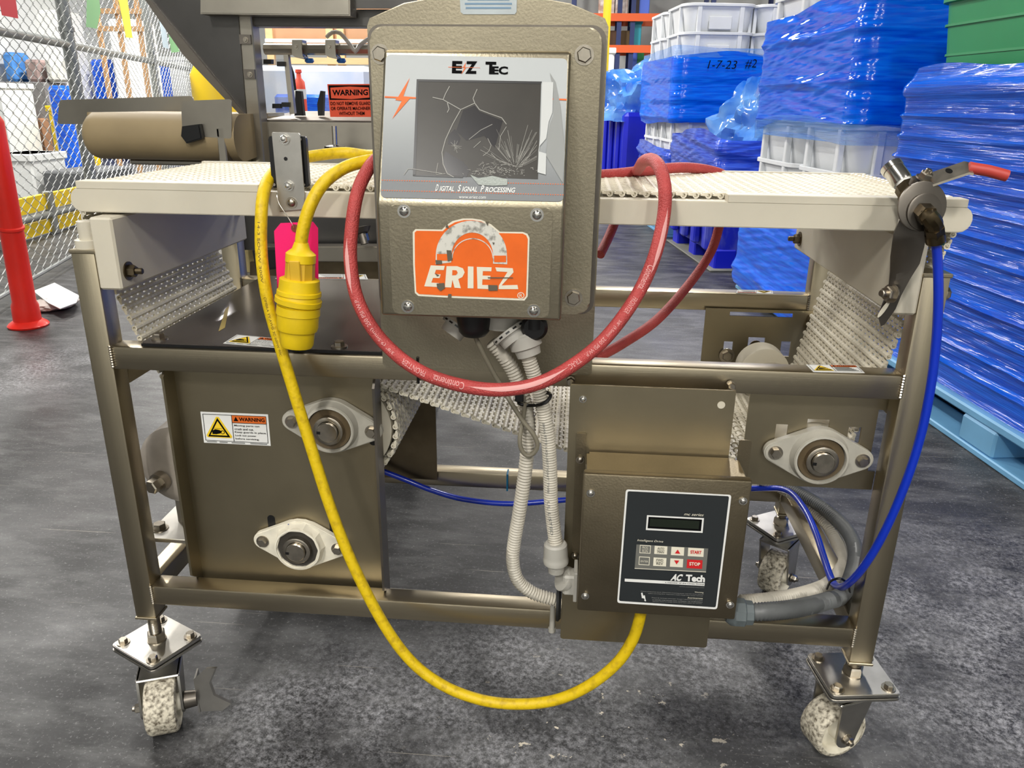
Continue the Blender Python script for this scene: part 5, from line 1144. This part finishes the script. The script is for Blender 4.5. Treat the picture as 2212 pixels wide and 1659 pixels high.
obj('wire_mesh', bm, GW, FE, kind='stuff', smooth=60)
def sof(u, v):  # along-fence position of a measured point
    q = PN(u, v, FO, FN); return (q-FO).dot(FD_), q.z
for u, v, r in ((182, 200, .045), (350, 200, .04), (432, 190, .04)):
    s, z = sof(u, v); bm = newbm(); cyl(bm, fp(s, 0)+FN*-.05, fp(s, FH)+FN*-.05, r, n=18); po = obj('post', bm, GA, FE)
    for zz in (.3, 1.0, 1.5): bm = newbm(); cyl(bm, fp(s, zz)+FN*-.05, fp(s, zz+.03)+FN*-.05, r+.008, n=18); obj('band', bm, GA, po)
bm = newbm(); cyl(bm, fp(S0, 0)+FN*-.05, fp(S0, FH)+FN*-.05, .045, n=18); obj('post', bm, GA, FE)
s, z = sof(140, 92); bm = newbm(); cyl(bm, fp(S0, z)+FN*-.05, fp(S1, z)+FN*-.05, .028, n=14); obj('rail', bm, GA, FE)
bm = newbm(); cyl(bm, fp(S0, .06), fp(S1, .06), .012, n=8); obj('tension_wire', bm, GA, FE)
# tags hanging on the fence
def tagp(label, pts, m, k=.012):
    q = [PN(u, v, FO+FN*k, FN) for u, v in pts]; bm = newbm(); prism(bm, q, FN*.0015); t = obj('paper_tag', bm, m, None, label, 'tag', 'paper tags on the fence'); return t
def tagtext(t, lines, m='blackp'):
    for i, (a, b, c, d) in enumerate(lines):
        pass
tr_ = mat('red_tag_paper', (206, 50, 60), .7); tg_ = mat('green_tag_paper', (130, 182, 128), .7); ty_ = mat('yellow_tag_paper', (232, 214, 70), .7); tb_ = mat('pale_blue_tag_paper', (190, 208, 214), .7)
tagp('red paper tag on the fence in the top left corner', [(-6, -20), (31, -20), (39, 40), (4, 33)], tr_)
tagp('pale green paper tag on the fence beside the first post', [(188, -18), (212, -18), (217, 25), (209, 62), (186, 58)], tg_)
tagp('long yellow paper tag hanging on the fence', [(253, -14), (274, -10), (286, 82), (272, 81)], ty_)
tagp('pale blue paper tag near the dark sloping panel', [(343, 35), (356, 52), (365, 106), (352, 102)], tb_)
tagp('small green paper tag near the dark sloping panel', [(362, 60), (380, 88), (388, 112), (370, 114)], tg_)
# ================================================================== behind the fence
def floorbox(nm, label, cat, u0, v0, u1, vfloor, dep, m, group=None, bev=.02, lid=False, raise_=0):
    y = PZ((u0+u1)/2, vfloor, 0).y; return bgbox(nm, label, cat, u0, v0, u1, vfloor, y, dep, m, group, raise_, bev, lid)
WH = mat('white_plastic_box', (222, 224, 222), .5, var=.04, scale=2); YT = mat('yellow_tote_plastic', (236, 200, 20), .5); BFm = film_mat('far_blue_film', (40, 110, 226), (16, 70, 200))
floorbox('carton', 'open brown carton behind the fence', 'carton', 28, 255, 108, 362, .7, mat('brown_carton', (150, 112, 84), .8), lid=False)
floorbox('yellow_cart', 'tall yellow plastic cart behind the fence', 'cart', 100, 228, 172, 372, .6, YT, lid=True)
floorbox('white_box', 'low white plastic box stack behind the fence at left edge', 'box', -20, 332, 82, 430, .6, WH, lid=True)
floorbox('white_cabinet', 'white cabinet behind the fence at the left edge', 'cabinet', -60, 178, 36, 372, .7, WH, lid=True)
floorbox('wrapped_stack', 'blue film wrapped stack behind the fence between the posts', 'stack', 190, 128, 330, 345, 1.1, BFm, bev=.05)
floorbox('wrapped_stack', 'small blue wrapped stack beside the yellow cart', 'stack', 80, 188, 142, 352, .8, BFm, bev=.05)
floorbox('black_pallet_stack', 'dark grey pallet stack low behind the fence', 'pallets', 88, 370, 200, 432, .9, mat('dark_pallet', (84, 86, 88), .7))
floorbox('white_crate', 'bright white crate stack far behind the second fence post', 'crate', 332, 122, 420, 330, 1.0, WH, lid=True)
bgbox('grey_rack', 'dim grey storage rack far behind the fence', 'rack', -40, 176, 120, 320, 11.2, .6, mat('grey_rack_paint', (128, 126, 126), .6, var=.3, scale=3), None, 0)
for i, (u0, v0, u1, v1, c, lb) in enumerate(((0, 112, 38, 176, (70, 130, 200), 'light blue cloth bundle on the grey rack'), (48, 128, 88, 172, (150, 130, 126), 'mottled parts bundle on the grey rack'), (92, 124, 118, 168, (196, 196, 190), 'white bundle at the right end of the grey rack'))):
    y = 11.3; bgbox('bundle', lb, 'bundle', u0, v0, u1, v1, y, .4, mat('bundle_%d' % i, c, .8, var=.3, scale=6), 'bundles on the grey rack', P(40, 176, 11.2).z, .04)
RU = mat('rusty_frame_paint', (186, 146, 104), .7)
SF = thing('open_storage_rack', 'thin brown open rack far behind the fence', 'rack', tuple(V(P(260, 100, 9.5).x, 9.5, 0)))
for u in (218, 262, 305): q = P(u, 100, 9.5); bm = newbm(); box(bm, (q.x-.025, 9.5, 0), (q.x+.025, 9.55, 2.6)); obj('upright', bm, RU, SF)
for v in (24, 62): a = P(212, v, 9.48); b = P(312, v, 9.48); bm = newbm(); box(bm, (a.x, 9.46, a.z-.03), (b.x, 9.5, a.z+.03)); obj('beam', bm, RU, SF)
bgbox('white_bag', 'large white bulk bag above the grey rack behind the fence', 'bag', 44, 20, 140, 118, 12.6, .7, mat('white_woven_bag', (238, 238, 234), .7, bump=.4, bscale=6), None, 0, .06)
bgbox('white_bag', 'white bulk bag seen between the green and yellow tags', 'bag', 225, 40, 300, 120, 12.4, .7, mat('white_woven_bag', (238, 238, 234)), None, 0, .06)
bgbox('blue_drum', 'bright blue plastic bundle left of the first fence post', 'bundle', 96, 184, 140, 226, 9.6, .4, BFm, None, 0, .05)
gy = PZ(100, 520, 0).y
GR = thing('guard_rail', 'yellow floor guard rail running behind the fence', 'guard rail', tuple(PZ(100, 520, 0)))
qa = PZ(-40, 552, 0); qb = PZ(230, 470, 0)
dv = (qb-qa).normalized()
for z0, z1 in ((.02, .12), (.20, .32)):
    bm = newbm(); prism(bm, [qa+V(0, 0, z0), qb+V(0, 0, z0), qb+V(0, 0, z1), qa+V(0, 0, z1)], V(-dv.y, dv.x, 0)*.05); obj('rail', bm, YT, GR)
for f in (.1, .5, .9):
    q = qa.lerp(qb, f); bm = newbm(); box(bm, (q.x-.03, q.y, 0), (q.x+.03, q.y+.06, .34), .005); obj('post', bm, GA, GR)
bm = newbm(); cyl(bm, qa+V(0, .02, .16), qb+V(0, .02, .16), .03, n=12); obj('pipe', bm, GA, GR)
# red delineator post in front of the fence
rb_ = PZ(62, 704, 0); rt = P(-6, 300, rb_.y)
DP = thing('delineator_post', 'leaning red plastic delineator post at the left edge', 'post', tuple(rb_))
RDm = mat('red_delineator_plastic', (246, 44, 30), .4, coat=.2, var=.06, scale=6)
ax_ = (P(-2, 330, rb_.y)-PZ(62, 690, 0)); 
bm = newbm(); lathe(bm, rb_+V(0, 0, .03), ax_, [(0, .062), (.08, .060), (.10, .052), (.46, .050), (.465, .056), (.475, .056), (.48, .050), (.95, .046), (.98, .03)], 26); obj('tube', bm, RDm, DP)
bm = newbm(); lathe(bm, rb_, (0, 0, 1), [(0, .088), (.008, .092), (.016, .086), (.032, .064)], 26); obj('flared_base', bm, RDm, DP)
# paper on the floor
PA = PZ(120, 645, .02)
bm = newbm(); prism(bm, [PZ(u, v, .05) for u, v in ((72, 630), (118, 612), (172, 640), (165, 655), (130, 668), (105, 656))], (0, 0, .004)); obj('cardboard_sheet', bm, WH, None, 'loose white sheet lying on the floor by the red post', 'sheet')
bm = newbm(); bx = PZ(105, 670, 0); bmesh.ops.create_icosphere(bm, subdivisions=3, radius=1)
for v in bm.verts:
    d = v.co.normalized(); w = 1+.25*noise.noise(d*2.1); v.co = V(bx.x+d.x*.11*w, bx.y+.05+d.y*.13*w, max(0, .022+d.z*.03*w))
obj('crumpled_wrap', bm, mat('pale_wrap', (190, 176, 168), .5, var=.1, scale=20), None, 'crumpled pale wrap under the white sheet by the fence', 'wrap')
# ================================================================== packing machine behind the conveyor
ym = 1.30
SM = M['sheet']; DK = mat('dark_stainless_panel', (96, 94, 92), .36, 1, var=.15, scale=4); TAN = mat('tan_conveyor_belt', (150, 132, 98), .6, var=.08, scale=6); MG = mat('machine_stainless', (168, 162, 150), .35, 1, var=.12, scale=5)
PM = thing('packing_machine', 'stainless packing machine with dark sloping panel behind the conveyor', 'machine', (-.6, ym+.3, 0))
def mp_(nm, pts, y, dep, m, bev=0): bm = newbm(); prism(bm, [P(u, v, y) for u, v in pts], (0, dep, 0), bev); return obj(nm, bm, m, PM)
mp_('sloping_panel', [(312, -6), (440, -30), (509, -30), (532, 250), (524, 248), (400, 112)], ym, .004, DK)
mp_('panel_edge', [(308, -8), (316, -8), (528, 246), (522, 252), (395, 118)], ym-.012, .014, M['dark'])
bm = newbm(); a = P(512, 100, ym+.006); b = P(546, 100, ym+.006); box(bm, (a.x+.004, ym+.005, 0), (b.x+.004, ym+.06, 1.42), .003); obj('upright', bm, MG, PM)
a = P(500, 260, ym-.03); bm = newbm(); box(bm, (a.x, ym-.035, .55), (a.x+.038, ym+.0, P(500, 250, ym).z), .002); obj('yellowed_upright', bm, mat('yellowed_steel', (176, 160, 112), .5, .5, var=.15, scale=14), PM)
mp_('top_beam', [(432, -40), (755, -40), (756, 34), (432, 30)], ym-.06, .07, MG, .003); mp_('lower_beam', [(522, 20), (900, 20), (900, 59), (522, 57)], ym+.02, .06, DK, .003)
mp_('upper_plate', [(757, -40), (900, -40), (900, 18), (757, 18)], ym-.02, .01, DK)
for u, v in ((529, 85), (538, 160)): mp_('hinge_tab', [(u-13, v-11), (u+11, v-10), (u+13, v+10), (u-11, v+10)], ym-.004, .008, M['dark'])
for u, v in ((531, 86), (540, 161)): bolt(PM, P(u, v, ym-.004), (0, -1, 0), .0055, .004)
mp_('body_panel', [(543, 262), (900, 266), (900, 440), (543, 440)], ym+.05, .5, MG, .004)
bm = newbm(); a = P(543, 262, ym+.05); b = P(900, 440, ym+.05); box(bm, (a.x+.02, ym+.08, 0), (b.x, ym+.5, b.z), .004); obj('cabinet', bm, DK, PM)
bm = newbm(); cyl(bm, P(572, 106, ym+.16), P(900, 108, ym+.16), .0165, n=8); obj('cross_bar', bm, MG, PM)
for u in (642, 714): mp_('clamp_block', [(u-12, 86), (u+10, 86), (u+10, 120), (u+14, 122), (u+14, 128), (u-4, 124), (u-12, 118)], ym+.13, .045, MG, .002); bolt(PM, P(u-2, 101, ym+.13), (0, -1, 0), .005, .004); 
for u in (668, 737): bm = newbm(); lathe(bm, P(u, 126, ym+.17), (0, 0, -1), [(0, .012), (.008, .015), (.014, .010)], 16); obj('suction_cup', bm, mat('blue_cup', (40, 110, 190), .4), PM)
bm = newbm(); tube(bm, spline(pts3([(706, 80, ym+.14), (718, 70, ym+.13), (735, 72, ym+.12), (755, 95, ym+.12), (768, 112, ym+.12), (775, 100, ym+.12), (800, 82, ym+.13), (830, 75, ym+.14)]), .01), .006, 10); obj('clear_tube', bm, mat('milky_tube', (200, 196, 188), .3, alpha=.8), PM)
mp_('guard_pane', [(548, 128), (612, 128), (628, 250), (552, 252)], ym+.12, .005, mat('clear_guard_pane', (200, 206, 214), .15, alpha=.35)); mp_('pane_post', [(612, 118), (622, 118), (636, 245), (626, 247)], ym+.11, .02, MG)
for u, v in ((543, 129), (578, 133), (607, 138), (555, 235), (597, 229), (617, 226)): mp_('clamp_knob', [(u-9, v-5), (u+8, v-5), (u+8, v+5), (u-9, v+5)], ym+.1, .02, M['black'])
mp_('guide_finger', [(638, 196), (650, 197), (656, 250), (636, 250)], ym+.2, .02, M['blackm']); mp_('guide_finger', [(692, 196), (699, 197), (697, 250), (687, 250), (685, 224)], ym+.2, .02, M['blackm'])
bm = newbm(); tube(bm, spline(pts3([(622, 130, ym+.2), (632, 155, ym+.19), (638, 195, ym+.19)]), .01), .004, 8); obj('black_cable', bm, M['black'], PM)
bm = newbm(); prism(bm, [P(545, 258, ym+.06), P(640, 240, ym+.5), P(900, 240, ym+.5), P(900, 262, ym+.06)], (0, 0, -.004)); obj('tray', bm, M['dark'], PM)
bm = newbm(); cyl(bm, P(724, 312, ym-.06), P(722, 272, ym-.06), .0075, n=14); obj('adjusting_rod', bm, M['chrome'], PM); bm = newbm(); lathe(bm, P(724, 322, ym-.06), (0, 0, 1), [(-.02, .03), (-.006, .034), (.008, .03), (.012, .014)], 9); obj('star_knob', bm, M['black'], PM)
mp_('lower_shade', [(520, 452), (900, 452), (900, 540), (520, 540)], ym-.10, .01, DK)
mp_('lower_bar', [(560, 532), (900, 532), (900, 566), (560, 564)], ym-.18, .05, MG, .003)
mp_('lower_skirt', [(540, 566), (900, 566), (900, 640), (540, 640)], ym-.10, .01, M['brown'])
bm = newbm(); g = P(778, 490, ym-.2); lathe(bm, g, (.3, -.2, -1), [(0, .012), (.004, .03), (.018, .02), (.02, .012), (.05, .012)], 18); obj('bevel_gear', bm, M['dark'], PM); bm = newbm(); cyl(bm, P(784, 505, ym-.2), P(788, 520, ym-.2), .016, n=14); obj('gear_hub', bm, M['bolt'], PM)
mp_('motor_housing', [(543, 542), (598, 540), (606, 580), (552, 588)], ym-.25, .06, M['black'], .006)
# legs of the machine
for u in (520, 880):
    q = P(u, 600, ym+.1); bm = newbm(); box(bm, (q.x, ym+.1, 0), (q.x+.05, ym+.15, .6), .003); obj('leg', bm, MG, PM)
# warning sign
WS = thing('warning_sign', 'orange warning sign with black lettering on the packing machine', 'sign', tuple(P(754, 252, ym+.04)))
yw = ym+.035
def Wp(x, y, k=0): return P(400+x*.2532, y*.2532, yw-.0008*k)
orw = mat('sign_orange', (216, 74, 36), .5)
bm = newbm(); prism(bm, [Wp(*q) for q in ((1212, 718), (1590, 716), (1600, 998), (1238, 998))], (0, .002, 0)); obj('plate', bm, orw, WS)
bm = newbm(); poly(bm, [Wp(x, y, 1) for x, y in ((1222, 728), (1580, 726), (1586, 850), (1232, 852))]); obj('black_band', bm, 'blackp', WS, smooth=0)
bm = newbm(); poly(bm, [Wp(x, y, 2) for x, y in ((1238, 748), (1400, 738), (1565, 746), (1572, 832), (1420, 846), (1246, 838))]); obj('orange_hexagon', bm, orw, WS, smooth=0)
for s, (x0, y0), (x1, y1), (x2, y2), b in (('WARNING', (1256, 816), (1560, 812), (1254, 766), .03), ('DO NOT REMOVE GUARDS', (1240, 897), (1595, 895), (1239, 868), .01), ('OR OPERATE MACHINERY', (1243, 939), (1598, 937), (1242, 911), .01), ('WITHOUT THEM', (1312, 982), (1530, 980), (1311, 953), .01)): text(WS, s, Wp(x0, y0, 3), Wp(x1, y1, 3), Wp(x2, y2, 3), 'blackp', b, 0, (0, 0, 0))
# tan belt conveyor feeding the machine
yc_ = 1.15
TB = thing('feed_conveyor', 'short feed conveyor with tan belt and low stainless side guards', 'conveyor', tuple(P(320, 330, yc_+.2)))
c_ = P(240, 297, yc_+.25); rr_ = .07
x0 = P(168, 300, yc_).x; x1 = P(505, 300, yc_).x
zc_ = P(300, 297, yc_).z; r_ = .066
bm = newbm(); pts = []
for k in range(13): a = math.radians(90+180*k/12); pts.append((yc_+r_+r_*math.cos(a), zc_+r_*math.sin(a)))
pts += [(yc_+.42, zc_-r_*.6), (yc_+.42, zc_+r_)]
prism(bm, [V(x0, y, z) for y, z in pts], (x1-x0, 0, 0))
bmesh.ops.bevel(bm, geom=[e for e in bm.edges if all(abs(v.co.x-x0) < 1e-5 for v in e.verts)], offset=.04, segments=5, affect='EDGES', profile=.6)
obj('belt', bm, TAN, TB)
def gp_(pts, y): bm = newbm(); prism(bm, [P(p.x, p.y, y) for p in rpoly(pts, 7)], (0, .003, 0)); obj('side_guard', bm, MG, TB)
gp_([(128, 216), (416, 207), (430, 268), (124, 268)], yc_+.43); gp_([(391, 218), (500, 214), (500, 300), (394, 292)], yc_-.0)
bm = newbm(); prism(bm, [P(u, v, yc_-.02) for u, v in ((392, 273), (430, 268), (436, 300), (402, 310), (390, 294))], (0, .02, 0), .003); obj('bearing_block', bm, 'black', TB)
bm = newbm(); box(bm, (P(468, 300, yc_).x, yc_+.0, 0), (P(486, 300, yc_).x, yc_+.04, zc_+.03), .003); obj('support_leg', bm, MG, TB); bm = newbm(); box(bm, (P(300, 300, yc_).x, yc_+.3, 0), (P(300, 300, yc_).x+.04, yc_+.34, zc_-.05), .003); obj('support_leg', bm, MG, TB)
bm = newbm(); box(bm, (P(230, 350, yc_).x, yc_+.12, P(230, 362, yc_).z), (x1, yc_+.2, P(230, 350, yc_).z), .004); obj('under_rail', bm, MG, TB)
# far objects above the machine
WD = mat('pale_timber', (206, 170, 124), .7, var=.08, scale=5, stretch=(1, 1, 8)); PLY = mat('plywood', (176, 134, 100), .7, var=.06, scale=3)
WC = thing('timber_crate', 'tall plywood crate with pale timber frame far behind the machine', 'crate', tuple(V(P(690, 100, 9).x, 9, 0)))
a = P(575, 60, 9); b = P(800, 118, 9)
bm = newbm(); box(bm, (a.x, 9.05, b.z), (b.x+.6, 9.08, a.z+.8)); obj('panel', bm, PLY, WC)
for u in (575, 705, 728): q = P(u, 100, 9); bm = newbm(); box(bm, (q.x, 9.0, 0), (q.x+.09, 9.06, a.z+.8), .004); obj('batten', bm, WD, WC)
q = P(700, 130, 9); bm = newbm(); box(bm, (P(575, 90, 9).x, 8.96, P(600, 92, 9).z), (b.x+.6, 9.0, P(600, 84, 9).z)); obj('cross_batten', bm, mat('white_tape_batten', (214, 210, 200), .6), WC); bm = newbm(); box(bm, (P(620, 90, 9).x, 8.97, P(600, 138, 9).z), (b.x+.6, 9.02, P(600, 124, 9).z)); obj('cross_batten', bm, WD, WC)
bgbox('wrapped_sacks', 'pale blue wrapped sack pallet behind the machine', 'pallet load', 540, 140, 800, 232, 8.0, 0.8, mat('pale_blue_wrap', (190, 204, 226), .4, c2=(214, 218, 224), scale=3), None, 0, bev=.06)
bgbox('blue_film_heap', 'low blue film bundle at the foot of the sack pallet', 'film', 590, 203, 700, 236, 7.2, .5, BFm, None, 0, bev=.03)
q = P(648, 200, 6.0); DL = thing('delineator_post', 'orange traffic post with pale reflective band behind the machine', 'post', (q.x, 6.0, 0)); ORm = mat('orange_delineator', (240, 84, 60), .5)
zt = P(648, 150, 6).z; w = .043
bm = newbm(); lathe(bm, (q.x, 6, 0), (0, 0, 1), [(0, .16), (.03, .16), (.05, .06), (zt-.20, .052), (zt-.16, .050), (zt-.10, .046), (zt-.07, .022), (zt-.03, .018), (zt-.025, .028), (zt, .026)], 22); obj('body', bm, ORm, DL); bm = newbm(); lathe(bm, (q.x, 6, zt-.24), (0, 0, 1), [(0, .054), (.08, .053)], 22); obj('reflective_band', bm, WH, DL)
bm = newbm(); q = P(462, 190, 6.5); lathe(bm, (q.x, 6.5, 0), (0, 0, 1), [(0, .2), (.6, .2), (P(462, 150, 6.5).z-.05, .2), (P(462, 150, 6.5).z+.1, .12)], 24); obj('bollard', bm, YT, None, 'thick yellow bollard right of the fence end', 'bollard')
